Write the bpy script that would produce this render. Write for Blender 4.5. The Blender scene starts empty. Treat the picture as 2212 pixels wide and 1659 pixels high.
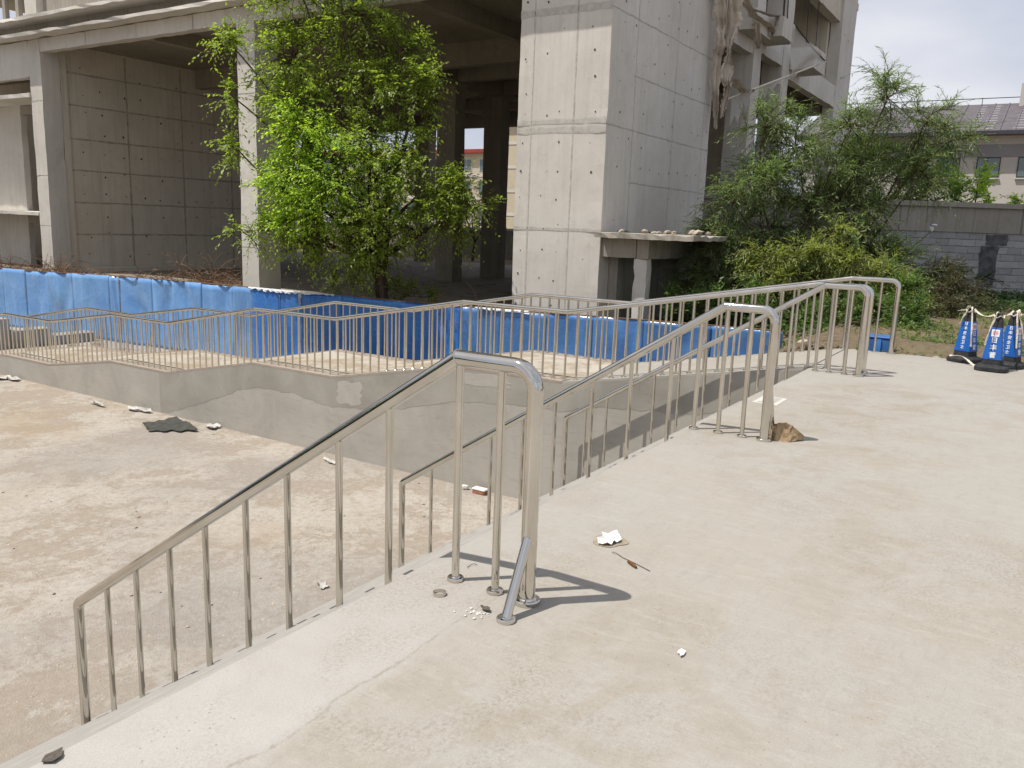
import bpy, math, random
import numpy as np
from mathutils import Vector, Matrix

random.seed(7)
rng = np.random.RandomState(11)
scene = bpy.context.scene
COL = scene.collection

# ------------------------------------------------------------------ camera
CAM_Z = 1.55
F_PX, PITCH, ROLL, YAW = 1795.71 / 2212.0, 0.189963575, 0.0359474981, 0.563132468
fw = Vector((math.cos(YAW) * math.cos(PITCH), math.sin(YAW) * math.cos(PITCH), -math.sin(PITCH)))
rt = Vector((math.sin(YAW), -math.cos(YAW), 0))
up = rt.cross(fw)
r2 = rt * math.cos(ROLL) + up * math.sin(ROLL)
u2 = -rt * math.sin(ROLL) + up * math.cos(ROLL)
cam_data = bpy.data.cameras.new('camera')
cam_data.sensor_width = 36.0
cam_data.lens = 36.0 * F_PX
cam_data.clip_start = 0.05
cam_data.clip_end = 3000
cam = bpy.data.objects.new('camera', cam_data)
COL.objects.link(cam)
M = Matrix((r2, u2, -fw)).transposed().to_4x4()
M.translation = Vector((0, 0, CAM_Z))
cam.matrix_world = M
scene.camera = cam

# ------------------------------------------------------------------ world and sun
SUN_TO = Vector((-0.33, 0.34, 1.03)).normalized()          # towards the sun
elev = math.asin(SUN_TO.z)
azim = math.atan2(SUN_TO.x, SUN_TO.y)                       # clockwise from +Y
world = bpy.data.worlds.new('World')
scene.world = world
world.use_nodes = True
wn, wl = world.node_tree.nodes, world.node_tree.links
wn.clear()
w_out = wn.new('ShaderNodeOutputWorld')
w_bg = wn.new('ShaderNodeBackground')
w_sky = wn.new('ShaderNodeTexSky')
w_sky.sky_type = 'NISHITA'
w_sky.sun_disc = False
w_sky.sun_elevation = elev
w_sky.sun_rotation = azim
w_sky.air_density = 1.2
w_sky.dust_density = 3.5
w_sky.ozone_density = 1.5
w_tc = wn.new('ShaderNodeTexCoord')
w_map = wn.new('ShaderNodeMapping')
w_map.inputs['Scale'].default_value = (1.0, 1.0, 2.6)
w_no = wn.new('ShaderNodeTexNoise')
w_no.inputs['Scale'].default_value = 2.1
w_no.inputs['Detail'].default_value = 5.0
w_no.inputs['Roughness'].default_value = 0.5
w_rp = wn.new('ShaderNodeValToRGB')
w_rp.color_ramp.elements[0].position = 0.36
w_rp.color_ramp.elements[0].color = (0.8, 0.8, 0.8, 1)
w_rp.color_ramp.elements[1].position = 0.66
w_rp.color_ramp.elements[1].color = (0.97, 0.97, 0.97, 1)
w_mix = wn.new('ShaderNodeMixRGB')
w_cl = wn.new('ShaderNodeValToRGB')                        # thin cloud veil, grey-blue to white
w_cl.color_ramp.elements[0].position = 0.40
w_cl.color_ramp.elements[0].color = (4.5 / 8, 4.9 / 8, 6.1 / 8, 1)
w_cl.color_ramp.elements[1].position = 0.64
w_cl.color_ramp.elements[1].color = (6.9 / 8, 7.0 / 8, 7.5 / 8, 1)
w_sc = wn.new('ShaderNodeMixRGB'); w_sc.blend_type = 'MULTIPLY'; w_sc.inputs[0].default_value = 1.0
w_sc.inputs[2].default_value = (8, 8, 8, 1)
wl.new(w_no.outputs['Fac'], w_cl.inputs['Fac'])
wl.new(w_cl.outputs['Color'], w_sc.inputs[1])
wl.new(w_sc.outputs[0], w_mix.inputs[2])
wl.new(w_tc.outputs['Generated'], w_map.inputs['Vector'])
wl.new(w_map.outputs['Vector'], w_no.inputs['Vector'])
wl.new(w_no.outputs['Fac'], w_rp.inputs['Fac'])
wl.new(w_rp.outputs['Color'], w_mix.inputs[0])
wl.new(w_sky.outputs['Color'], w_mix.inputs[1])
wl.new(w_mix.outputs[0], w_bg.inputs['Color'])
w_bg.inputs['Strength'].default_value = 0.098
wl.new(w_bg.outputs['Background'], w_out.inputs['Surface'])

sun_data = bpy.data.lights.new('sun', 'SUN')
sun_data.energy = 4.2
sun_data.angle = math.radians(0.6)
sun_data.color = (1.0, 0.95, 0.87)
sun = bpy.data.objects.new('sun', sun_data)
COL.objects.link(sun)
sun.rotation_euler = (-SUN_TO).to_track_quat('-Z', 'Y').to_euler()
sun.location = (0, 0, 30)

scene.view_settings.view_transform = 'Standard'
scene.view_settings.look = 'None'
scene.view_settings.gamma = 1.0
scene.view_settings.exposure = 0.27
scene.view_settings.use_curve_mapping = False
scene.render.engine = 'CYCLES'
scene.cycles.use_denoising = True
scene.cycles.max_bounces = 8
scene.cycles.transparent_max_bounces = 12
scene.cycles.caustics_reflective = False
scene.cycles.caustics_refractive = False

# ------------------------------------------------------------------ material helpers
class NT:
    def __init__(self, name):
        self.m = bpy.data.materials.new(name)
        self.m.use_nodes = True
        self.n, self.l = self.m.node_tree.nodes, self.m.node_tree.links
        self.n.clear()
        self.out = self.n.new('ShaderNodeOutputMaterial')
        self.geo = self.n.new('ShaderNodeNewGeometry')
        self.pos = self.geo.outputs['Position']
    def link(self, a, b):
        self.l.new(a, b)
    def setin(self, sock, v):
        if hasattr(v, 'is_linked') or hasattr(v, 'links'):
            self.l.new(v, sock)
        else:
            if sock.type == 'RGBA' and not hasattr(v, '__len__'):
                v = (v, v, v, 1)
            elif sock.type == 'RGBA' and len(v) == 3:
                v = (*v, 1)
            sock.default_value = v
    def mapping(self, scale=(1, 1, 1), rot=(0, 0, 0), loc=(0, 0, 0), vec=None):
        m = self.n.new('ShaderNodeMapping')
        m.inputs['Scale'].default_value = scale
        m.inputs['Rotation'].default_value = rot
        m.inputs['Location'].default_value = loc
        self.link(vec if vec is not None else self.pos, m.inputs['Vector'])
        return m.outputs['Vector']
    def noise(self, scale, detail=4, rough=0.55, vec=None, dist=0.0):
        t = self.n.new('ShaderNodeTexNoise')
        t.inputs['Scale'].default_value = scale
        t.inputs['Detail'].default_value = detail
        t.inputs['Roughness'].default_value = rough
        t.inputs['Distortion'].default_value = dist
        self.link(vec if vec is not None else self.pos, t.inputs['Vector'])
        return t.outputs['Fac']
    def voronoi(self, scale, feature='F1', vec=None, out='Distance'):
        t = self.n.new('ShaderNodeTexVoronoi')
        t.feature = feature
        t.inputs['Scale'].default_value = scale
        self.link(vec if vec is not None else self.pos, t.inputs['Vector'])
        return t.outputs[out]
    def ramp(self, fac, stops):
        r = self.n.new('ShaderNodeValToRGB')
        el = r.color_ramp.elements
        while len(el) < len(stops):
            el.new(0.5)
        for e, (p, c) in zip(el, stops):
            e.position = p
            if not hasattr(c, '__len__'):
                c = (c, c, c)
            e.color = (*c[:3], 1)
        self.link(fac, r.inputs['Fac'])
        return r.outputs['Color']
    def mix(self, fac, a, b, mode='MIX'):
        x = self.n.new('ShaderNodeMixRGB')
        x.blend_type = mode
        self.setin(x.inputs[0], fac); self.setin(x.inputs[1], a); self.setin(x.inputs[2], b)
        return x.outputs[0]
    def math(self, op, a, b=0.0):
        x = self.n.new('ShaderNodeMath')
        x.operation = op
        self.setin(x.inputs[0], a); self.setin(x.inputs[1], b)
        return x.outputs[0]
    def sep(self, vec=None):
        s = self.n.new('ShaderNodeSeparateXYZ')
        self.link(vec if vec is not None else self.pos, s.inputs[0])
        return s.outputs
    def bump(self, h, strength=0.3, dist=0.01, normal=None):
        b = self.n.new('ShaderNodeBump')
        b.inputs['Strength'].default_value = strength
        b.inputs['Distance'].default_value = dist
        self.link(h, b.inputs['Height'])
        if normal is not None:
            self.link(normal, b.inputs['Normal'])
        return b.outputs['Normal']
    def bsdf(self, color, rough=0.8, metal=0.0, normal=None, spec=0.35, trans=None, alpha=None):
        b = self.n.new('ShaderNodeBsdfPrincipled')
        self.setin(b.inputs['Base Color'], color)
        self.setin(b.inputs['Roughness'], rough)
        self.setin(b.inputs['Metallic'], metal)
        b.inputs['Specular IOR Level'].default_value = spec
        if normal is not None:
            self.link(normal, b.inputs['Normal'])
        if alpha is not None:
            self.setin(b.inputs['Alpha'], alpha)
        if trans is not None:
            t = self.n.new('ShaderNodeBsdfTranslucent')
            self.setin(t.inputs['Color'], trans)
            a = self.n.new('ShaderNodeAddShader')
            self.link(b.outputs[0], a.inputs[0]); self.link(t.outputs[0], a.inputs[1])
            self.link(a.outputs[0], self.out.inputs['Surface'])
        else:
            self.link(b.outputs[0], self.out.inputs['Surface'])
        return self.m

MAT = {}

def plain(name, col, rough=0.7, metal=0.0, vary=0.25, scale=8.0, bump=0.1, spec=0.35):
    t = NT(name)
    n = t.noise(scale, 5, 0.6)
    c = t.mix(t.ramp(n, [(0.3, 0.0), (0.7, 1.0)]), tuple(x * (1 - vary) for x in col), tuple(min(1, x * (1 + vary)) for x in col))
    nm = t.bump(t.noise(scale * 6, 4, 0.6), bump, 0.01)
    MAT[name] = t.bsdf(c, rough, metal, nm, spec)
    return MAT[name]

def make_materials():
    # --- platform concrete: pale float-finished slab, tan dusty blotches, trowel marks, fine specks
    t = NT('platform_concrete')
    big = t.noise(0.6, 4, 0.6, dist=0.6)
    med = t.noise(2.3, 5, 0.68, dist=0.5)
    streak = t.noise(4.5, 5, 0.75, vec=t.mapping((1.0, 4.2, 1.0), (0, 0, 0.55)), dist=0.9)
    streak2 = t.noise(5.0, 5, 0.78, vec=t.mapping((3.8, 0.9, 1.0), (0, 0, -0.75)), dist=0.7)
    mott = t.noise(16, 5, 0.78, dist=0.3)
    grit = t.noise(150, 2, 0.7)
    zone = t.noise(0.33, 3, 0.5, vec=t.mapping((1, 1, 1), loc=(2.0, 5.5, 0)), dist=0.6)
    tan = t.ramp(zone, [(0.42, 0.0), (0.60, 1.0)])
    c = t.mix(t.ramp(big, [(0.34, 0.0), (0.66, 1.0)]), (0.347, 0.322, 0.281), (0.349, 0.334, 0.304))
    c = t.mix(t.math('MULTIPLY', t.ramp(med, [(0.46, 0.0), (0.66, 0.78)]), t.math('ADD', t.math('MULTIPLY', tan, 0.8), 0.2)), c, (0.286, 0.250, 0.196))
    c = t.mix(t.ramp(streak, [(0.50, 0.0), (0.68, 0.42)]), c, (0.282, 0.266, 0.241))
    c = t.mix(t.ramp(streak2, [(0.51, 0.0), (0.70, 0.5)]), c, (0.413, 0.391, 0.358))
    c = t.mix(t.math('MULTIPLY', t.ramp(mott, [(0.50, 0.0), (0.72, 0.5)]), t.math('ADD', t.math('MULTIPLY', tan, 0.6), 0.25)), c, (0.254, 0.225, 0.184))
    xy = t.sep()
    lip = t.math('ADD', xy[1], t.math('ADD', t.math('MULTIPLY', t.math('SUBTRACT', t.noise(2.2, 5, 0.6), 0.5), 0.18), t.math('MULTIPLY', t.math('SUBTRACT', mott, 0.5), 0.03)))
    xl = t.math('ADD', xy[0], t.math('MULTIPLY', t.math('SUBTRACT', med, 0.5), 2.0))
    fade = t.ramp(t.math('MULTIPLY', xl, 0.1), [(0.2, 1.0), (0.36, 0.1)])
    newer = t.math('MULTIPLY', t.ramp(t.math('SUBTRACT', lip, 1.28), [(0.42, 0.0), (0.53, 1.0)]), fade)
    c = t.mix(t.math('MULTIPLY', newer, 0.85), c, t.mix(t.ramp(med, [(0.35, 0.0), (0.7, 1.0)]), (0.382, 0.360, 0.332), (0.435, 0.421, 0.403)))
    dusty = t.math('MULTIPLY', t.ramp(t.noise(1.15, 5, 0.7, dist=1.0), [(0.47, 0.0), (0.62, 1.0)]), t.ramp(t.noise(60, 3, 0.75), [(0.46, 0.0), (0.6, 1.0)]))
    c = t.mix(t.math('MULTIPLY', dusty, t.math('ADD', t.math('MULTIPLY', tan, 0.4), 0.1)), c, (0.204, 0.160, 0.110))
    specks = t.ramp(t.voronoi(30.0), [(0.0, 1.0), (0.09, 1.0), (0.13, 0.0)])
    c = t.mix(t.math('MULTIPLY', specks, t.ramp(med, [(0.5, 0.0), (0.6, 0.6)])), c, (0.142, 0.123, 0.100))
    c = t.mix(t.ramp(grit, [(0.35, 0.22), (0.62, 0.0)]), c, (0.186, 0.163, 0.131))
    jl = t.ramp(t.math('ABSOLUTE', t.math('SUBTRACT', lip, 1.77)), [(0.0, 1.0), (0.0035, 1.0), (0.009, 0.0)])
    jl = t.math('MULTIPLY', jl, t.math('MULTIPLY', fade, t.ramp(streak2, [(0.42, 0.1), (0.58, 0.5)])))
    c = t.mix(jl, c, (0.196, 0.167, 0.131))
    h = t.math('ADD', t.math('MULTIPLY', mott, 0.7), t.math('MULTIPLY', grit, 0.5))
    MAT['platform'] = t.bsdf(c, t.ramp(med, [(0.3, 0.6), (0.7, 0.85)]), 0, t.bump(h, 0.35, 0.004), 0.3)

    # --- lower yard: dusty, worn concrete with pale crusts and ochre stains
    t = NT('yard_ground')
    st = t.mapping((1.0, 1.0, 1.0))
    p1 = t.noise(0.62, 7, 0.68, vec=st, dist=0.5)
    p2 = t.noise(2.3, 7, 0.72, dist=0.7)
    p3 = t.noise(14, 6, 0.75)
    peb = t.voronoi(34.0)
    c = t.mix(t.ramp(p3, [(0.3, 0.0), (0.7, 1.0)]), (0.290, 0.242, 0.193), (0.369, 0.319, 0.263))
    pale = t.ramp(t.math('ADD', t.math('ADD', t.math('MULTIPLY', p1, 0.62), t.math('MULTIPLY', p2, 0.5)), t.math('MULTIPLY', p3, 0.16)), [(0.59, 0.0), (0.655, 0.7), (0.76, 0.95)])
    c = t.mix(t.math('MULTIPLY', pale, t.ramp(p3, [(0.32, 0.3), (0.6, 1.0)])), c, (0.457, 0.426, 0.378))
    och = t.ramp(t.noise(0.33, 4, 0.55, vec=t.mapping((1, 1, 1), loc=(3.3, 7.1, 0))), [(0.55, 0.0), (0.68, 0.6)])
    c = t.mix(t.math('MULTIPLY', och, t.ramp(p3, [(0.35, 0.3), (0.6, 1.0)])), c, (0.339, 0.257, 0.163))
    gry = t.ramp(t.noise(0.24, 3, 0.5, vec=t.mapping((1, 1, 1), loc=(9.0, 2.0, 0))), [(0.52, 0.0), (0.66, 0.7)])
    c = t.mix(gry, c, t.mix(p3, (0.246, 0.225, 0.201), (0.349, 0.323, 0.295)))
    dark = t.ramp(peb, [(0.0, 1.0), (0.10, 1.0), (0.16, 0.0)])
    c = t.mix(t.math('MULTIPLY', dark, t.ramp(p2, [(0.45, 0.0), (0.6, 0.5)])), c, (0.167, 0.138, 0.108))
    h = t.math('ADD', t.math('MULTIPLY', p3, 0.9), t.math('MULTIPLY', t.noise(60, 4, 0.7), 0.7))
    h = t.math('ADD', h, t.math('MULTIPLY', pale, 0.25))
    MAT['yard'] = t.bsdf(c, 0.95, 0, t.bump(h, 0.85, 0.022), 0.15)

    # --- soil
    t = NT('soil')
    p1 = t.noise(0.8, 6, 0.65); p3 = t.noise(9, 6, 0.75)
    c = t.mix(t.ramp(p3, [(0.3, 0.0), (0.7, 1.0)]), (0.10, 0.075, 0.05), (0.245, 0.19, 0.13))
    c = t.mix(t.ramp(p1, [(0.45, 0.0), (0.65, 0.6)]), c, (0.20, 0.17, 0.10))
    MAT['soil'] = t.bsdf(c, 0.95, 0, t.bump(t.math('ADD', p3, t.math('MULTIPLY', t.noise(40, 4, 0.7), 0.5)), 0.9, 0.05), 0.1)

    # --- rendered ramp wall: smooth grey cement plaster
    t = NT('ramp_plaster')
    p1 = t.noise(0.9, 5, 0.6, dist=0.7); p2 = t.noise(5, 6, 0.7, dist=0.4)
    str_ = t.noise(4.0, 5, 0.7, vec=t.mapping((1, 2.2, 0.5)))
    tr = t.noise(6.0, 5, 0.7, vec=t.mapping((1, 0.6, 3.5), (0.35, 0, 0)), dist=0.6)
    c = t.mix(t.ramp(p1, [(0.35, 0.0), (0.65, 1.0)]), (0.346, 0.326, 0.289), (0.420, 0.396, 0.354))
    c = t.mix(t.ramp(str_, [(0.5, 0.0), (0.72, 0.5)]), c, (0.426, 0.393, 0.340))
    c = t.mix(t.ramp(tr, [(0.52, 0.0), (0.75, 0.45)]), c, (0.250, 0.232, 0.202))
    c = t.mix(t.ramp(p2, [(0.58, 0.0), (0.72, 0.4)]), c, (0.383, 0.356, 0.314))
    MAT['ramp_wall'] = t.bsdf(c, 0.75, 0, t.bump(t.math('ADD', p2, t.math('MULTIPLY', t.noise(45, 4, 0.7), 0.35)), 0.3, 0.006), 0.3)
    # upper coat of the same plaster, a little darker
    t = NT('ramp_plaster_coat')
    p1 = t.noise(1.1, 5, 0.6, dist=0.7); p2 = t.noise(6, 6, 0.7, dist=0.4)
    tr = t.noise(5.0, 5, 0.7, vec=t.mapping((1, 0.6, 3.0), (0.25, 0, 0)), dist=0.8)
    c = t.mix(t.ramp(p1, [(0.35, 0.0), (0.65, 1.0)]), (0.277, 0.260, 0.227), (0.356, 0.335, 0.296))
    c = t.mix(t.ramp(tr, [(0.5, 0.0), (0.75, 0.5)]), c, (0.329, 0.308, 0.265))
    c = t.mix(t.ramp(p2, [(0.6, 0.0), (0.75, 0.5)]), c, (0.155, 0.143, 0.122))
    MAT['ramp_coat'] = t.bsdf(c, 0.8, 0, t.bump(t.math('ADD', p2, t.math('MULTIPLY', t.noise(45, 4, 0.7), 0.35)), 0.35, 0.006), 0.3)
    plain('ramp_patch', (0.39, 0.365, 0.325), 0.8, 0, 0.08, 5, 0.2)
    # ramp deck
    t = NT('ramp_deck')
    p1 = t.noise(1.3, 6, 0.7, dist=0.8); p3 = t.noise(18, 6, 0.75)
    c = t.mix(t.ramp(p1, [(0.42, 0.0), (0.58, 1.0)]), (0.30, 0.245, 0.18), (0.43, 0.395, 0.34))
    c = t.mix(t.ramp(p3, [(0.5, 0.0), (0.75, 0.45)]), c, (0.30, 0.25, 0.19))
    MAT['ramp_deck'] = t.bsdf(c, 0.9, 0, t.bump(t.math('ADD', p3, p1), 0.5, 0.012), 0.2)
    plain('coping', (0.33, 0.28, 0.233), 0.85, 0, 0.12, 6, 0.3)
    plain('stair_concrete', (0.31, 0.293, 0.267), 0.85, 0, 0.12, 4, 0.25)

    # --- building concrete: board marks, weather streaks, blotches
    def shell(name, a, b, streak_amt, blot=(0.26, 0.24, 0.205)):
        t = NT(name)
        p1 = t.noise(0.5, 5, 0.6, dist=0.5); p2 = t.noise(3.2, 7, 0.72, dist=0.5)
        s1 = t.noise(5.5, 5, 0.7, vec=t.mapping((1.0, 1.0, 0.05)))
        s2 = t.noise(14.0, 5, 0.75, vec=t.mapping((1.0, 1.0, 0.035)))
        fine = t.noise(38, 5, 0.75)
        c = t.mix(t.ramp(p1, [(0.33, 0.0), (0.67, 1.0)]), a, b)
        c = t.mix(t.ramp(p2, [(0.52, 0.0), (0.74, 0.45)]), c, blot)
        c = t.mix(t.math('MULTIPLY', t.ramp(s1, [(0.5, 0.0), (0.72, 1.0)]), streak_amt), c, tuple(x * 0.62 for x in a))
        c = t.mix(t.math('MULTIPLY', t.ramp(s2, [(0.52, 0.0), (0.75, 1.0)]), streak_amt * 0.7), c, tuple(min(1, x * 1.25) for x in b))
        c = t.mix(t.math('MULTIPLY', t.ramp(fine, [(0.55, 0.0), (0.75, 1.0)]), 0.35), c, tuple(x * 0.6 for x in a))
        pit = t.ramp(t.voronoi(9.0), [(0.0, 1.0), (0.035, 1.0), (0.06, 0.0)])
        c = t.mix(t.math('MULTIPLY', pit, t.ramp(p2, [(0.42, 0.0), (0.58, 0.75)])), c, (0.15, 0.13, 0.105))
        h = t.math('ADD', t.math('MULTIPLY', p2, 0.8), t.math('MULTIPLY', fine, 0.5))
        return t.bsdf(c, 0.88, 0, t.bump(h, 0.45, 0.012), 0.25)
    MAT['shell'] = shell('building_concrete', (0.54, 0.505, 0.452), (0.63, 0.60, 0.55), 0.3, (0.43, 0.40, 0.352))
    MAT['shell_streaked'] = shell('streaked_concrete', (0.52, 0.495, 0.445), (0.61, 0.585, 0.535), 0.5, (0.41, 0.386, 0.34))
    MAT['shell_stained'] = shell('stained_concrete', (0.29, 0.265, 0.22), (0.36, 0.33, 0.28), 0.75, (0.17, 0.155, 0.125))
    MAT['shell_dark'] = shell('interior_concrete', (0.53, 0.482, 0.395), (0.61, 0.56, 0.47), 0.55, (0.40, 0.36, 0.285))
    MAT['shell_shaded'] = shell('shaded_interior_concrete', (0.215, 0.188, 0.142), (0.285, 0.25, 0.195), 0.4, (0.14, 0.12, 0.085))  # same concrete darkened, the shade of the inner bays put into its colour
    plain('mortar', (0.45, 0.427, 0.385), 0.9, 0, 0.15, 7, 0.4)
    plain('joint_dark', (0.37, 0.33, 0.265), 0.9, 0, 0.3, 4, 0.4)
    plain('joint_ridge', (0.45, 0.42, 0.37), 0.9, 0, 0.22, 9, 0.4)
    plain('tie_hole', (0.09, 0.08, 0.065), 1.0, 0, 0.3, 5, 0.1, 0.05)
    plain('floor_dust', (0.21, 0.182, 0.142), 0.95, 0, 0.3, 2, 0.5)

    # --- stainless steel
    t = NT('stainless_steel')
    br = t.noise(30, 4, 0.6, vec=t.mapping((1, 1, 0.08)))
    sm = t.noise(3.5, 4, 0.6)
    c = t.mix(t.ramp(sm, [(0.35, 0.0), (0.7, 1.0)]), (0.57, 0.54, 0.485), (0.67, 0.645, 0.595))
    r = t.ramp(t.math('ADD', t.math('MULTIPLY', br, 0.5), t.math('MULTIPLY', sm, 0.5)), [(0.3, 0.03), (0.7, 0.10)])
    MAT['steel'] = t.bsdf(c, r, 1.0, t.bump(sm, 0.03, 0.003), 0.5)

    # --- blue hoarding paint
    def blue(name, a, b, dirt):
        t = NT(name)
        p1 = t.noise(0.9, 5, 0.6, dist=0.8); p2 = t.noise(7, 6, 0.75)
        sepv = t.sep()
        c = t.mix(t.ramp(p1, [(0.3, 0.0), (0.7, 1.0)]), a, b)
        s = t.noise(5, 4, 0.7, vec=t.mapping((1, 1, 0.12)))
        c = t.mix(t.ramp(s, [(0.52, 0.0), (0.75, 0.35)]), c, tuple(min(1, x * 1.5 + 0.02) for x in b))
        c = t.mix(t.ramp(p2, [(0.68, 0.0), (0.74, 0.6)]), c, (0.40, 0.42, 0.42))
        oi = t.n.new('ShaderNodeObjectInfo')
        v = t.math('ADD', t.math('MULTIPLY', oi.outputs['Random'], 0.35), 0.82)
        c = t.mix(1.0, c, t.mix(v, (0, 0, 0), (1, 1, 1)), 'MULTIPLY')
        return t.bsdf(c, t.ramp(p2, [(0.4, 0.16), (0.7, 0.4)]), 0, t.bump(t.noise(2.2, 3, 0.5, dist=1.0), 0.3, 0.05), 0.5)
    MAT['blue'] = blue('faded_blue_sheet', (0.125, 0.285, 0.59), (0.20, 0.39, 0.70), 0.3)
    MAT['blue_mid'] = blue('mid_blue_sheet', (0.06, 0.175, 0.44), (0.10, 0.245, 0.53), 0.3)
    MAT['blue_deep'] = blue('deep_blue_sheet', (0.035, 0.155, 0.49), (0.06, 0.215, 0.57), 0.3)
    plain('blue_splash', (0.022, 0.075, 0.22), 0.6, 0, 0.25, 6, 0.2)
    plain('rust', (0.16, 0.085, 0.05), 0.9, 0, 0.4, 12, 0.4)
    plain('film', (0.62, 0.64, 0.66), 0.5, 0, 0.15, 10, 0.4)

    # --- leaves
    def leaf(name, a, b, tr):
        t = NT(name)
        rnd = t.geo.outputs['Random Per Island']
        vary = t.ramp(t.noise(1.4, 3, 0.6), [(0.32, 0.62), (0.68, 1.18)])
        c = t.mix(1.0, t.mix(rnd, a, b), vary, 'MULTIPLY')
        t2 = t.mix(rnd, tuple(x * 0.8 for x in tr), tuple(min(1, x * 1.2) for x in tr))
        MAT[name] = t.bsdf(c, 0.5, 0, None, 0.35, trans=t2)
    leaf('elm_leaf', (0.085, 0.125, 0.016), (0.155, 0.195, 0.032), (0.22, 0.31, 0.022))
    leaf('elm_leaf_bright', (0.115, 0.19, 0.018), (0.19, 0.265, 0.035), (0.33, 0.47, 0.03))  # lighter copy: sunlight on the front elm sprays put into the leaf colour
    leaf('willow_leaf', (0.085, 0.128, 0.042), (0.135, 0.178, 0.068), (0.13, 0.20, 0.045))
    leaf('willow_leaf_pale', (0.12, 0.155, 0.028), (0.175, 0.20, 0.045), (0.19, 0.24, 0.025))
    leaf('shrub_leaf', (0.04, 0.078, 0.016), (0.085, 0.125, 0.028), (0.07, 0.135, 0.02))
    leaf('far_leaf', (0.07, 0.125, 0.02), (0.11, 0.18, 0.03), (0.09, 0.17, 0.02))
    leaf('vine_leaf', (0.03, 0.058, 0.014), (0.055, 0.085, 0.02), (0.03, 0.06, 0.01))
    leaf('bramble_leaf', (0.05, 0.062, 0.022), (0.10, 0.09, 0.04), (0.05, 0.06, 0.02))
    leaf('weed_leaf', (0.06, 0.095, 0.02), (0.11, 0.135, 0.035), (0.08, 0.14, 0.02))
    leaf('dry_leaf', (0.16, 0.085, 0.045), (0.25, 0.15, 0.085), (0.06, 0.03, 0.01))
    leaf('straw', (0.30, 0.23, 0.12), (0.42, 0.34, 0.2), (0.05, 0.04, 0.02))
    plain('bark', (0.085, 0.06, 0.042), 0.95, 0, 0.35, 12, 0.6, 0.1)
    plain('twig', (0.12, 0.095, 0.055), 0.9, 0, 0.3, 12, 0.3, 0.1)
    plain('dry_twig', (0.20, 0.125, 0.08), 0.9, 0, 0.35, 9, 0.4, 0.1)

    # --- masonry
    t = NT('block')
    oi = t.n.new('ShaderNodeObjectInfo')
    p = t.noise(18, 5, 0.7)
    c = t.mix(oi.outputs['Random'], (0.27, 0.27, 0.27), (0.38, 0.375, 0.37))
    c = t.mix(t.ramp(p, [(0.4, 0.0), (0.7, 0.5)]), c, (0.23, 0.225, 0.22))
    MAT['block'] = t.bsdf(c, 0.95, 0, t.bump(p, 0.5, 0.01), 0.15)
    plain('block_damp', (0.10, 0.10, 0.105), 0.95, 0, 0.45, 5, 0.4, 0.1)
    plain('block_mortar', (0.17, 0.165, 0.16), 0.95, 0, 0.25, 9, 0.4, 0.1)
    MAT['wall_beam'] = shell('wall_beam_concrete', (0.255, 0.235, 0.205), (0.33, 0.305, 0.27), 0.6, (0.16, 0.145, 0.12))
    # --- far building
    plain('render_wall', (0.55, 0.52, 0.485), 0.9, 0, 0.06, 0.7, 0.1)
    plain('render_grey', (0.30, 0.29, 0.30), 0.9, 0, 0.06, 0.7, 0.1)
    plain('window_frame', (0.05, 0.06, 0.06), 0.5, 0, 0.1, 3, 0.0)
    t = NT('far_glass')
    n = t.noise(0.9, 3, 0.5)
    MAT['glass'] = t.bsdf(t.mix(n, (0.05, 0.09, 0.09), (0.16, 0.21, 0.21)), 0.06, 0, None, 0.9)
    t = NT('dark_roof')
    p = t.noise(1.5, 5, 0.7); w = t.noise(9, 4, 0.7, vec=t.mapping((0.25, 2.0, 1.0)))
    c = t.mix(t.ramp(p, [(0.35, 0.0), (0.7, 1.0)]), (0.085, 0.072, 0.080), (0.135, 0.118, 0.128))
    MAT['roof'] = t.bsdf(c, 0.55, 0, t.bump(w, 0.3, 0.05), 0.4)
    plain('roof_seam', (0.12, 0.105, 0.115), 0.5, 0, 0.15, 4, 0.0)
    plain('roof_worn_shine', (0.27, 0.26, 0.28), 0.6, 0, 0.2, 5, 0.1)
    plain('gutter', (0.06, 0.06, 0.075), 0.5, 0, 0.1, 3, 0.0)
    plain('green_box', (0.02, 0.12, 0.095), 0.5, 0, 0.1, 3, 0.0)
    plain('yellow_wall', (0.56, 0.50, 0.37), 0.9, 0, 0.08, 0.8, 0.0)
    plain('white_wall', (0.62, 0.60, 0.57), 0.9, 0, 0.06, 0.8, 0.0)
    plain('red_roof', (0.32, 0.06, 0.045), 0.8, 0, 0.2, 3, 0.0)
    # --- small things
    plain('cone_rubber', (0.028, 0.028, 0.030), 0.75, 0, 0.5, 16, 0.35)
    plain('sleeve_blue', (0.012, 0.105, 0.40), 0.35, 0, 0.12, 6, 0.08, 0.5)
    plain('print_white', (0.74, 0.76, 0.78), 0.5, 0, 0.04, 9, 0.0)
    plain('print_red', (0.55, 0.10, 0.08), 0.5, 0, 0.08, 9, 0.0)
    plain('tape_white', (0.62, 0.57, 0.47), 0.9, 0, 0.2, 22, 0.3)
    plain('rock', (0.40, 0.29, 0.175), 0.95, 0, 0.35, 26, 0.9, 0.1)
    plain('rubble', (0.38, 0.33, 0.27), 0.95, 0, 0.35, 10, 0.6, 0.1)
    plain('rubber_sheet', (0.065, 0.065, 0.058), 0.9, 0, 0.35, 9, 0.6, 0.15)
    plain('plastic_white', (0.46, 0.44, 0.41), 0.5, 0, 0.12, 14, 0.3)
    plain('tissue', (0.80, 0.79, 0.77), 0.95, 0, 0.03, 30, 0.3)
    plain('damp_stain', (0.285, 0.24, 0.18), 0.75, 0, 0.25, 22, 0.3)
    plain('brick_red', (0.36, 0.16, 0.10), 0.95, 0, 0.25, 14, 0.5, 0.1)
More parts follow.
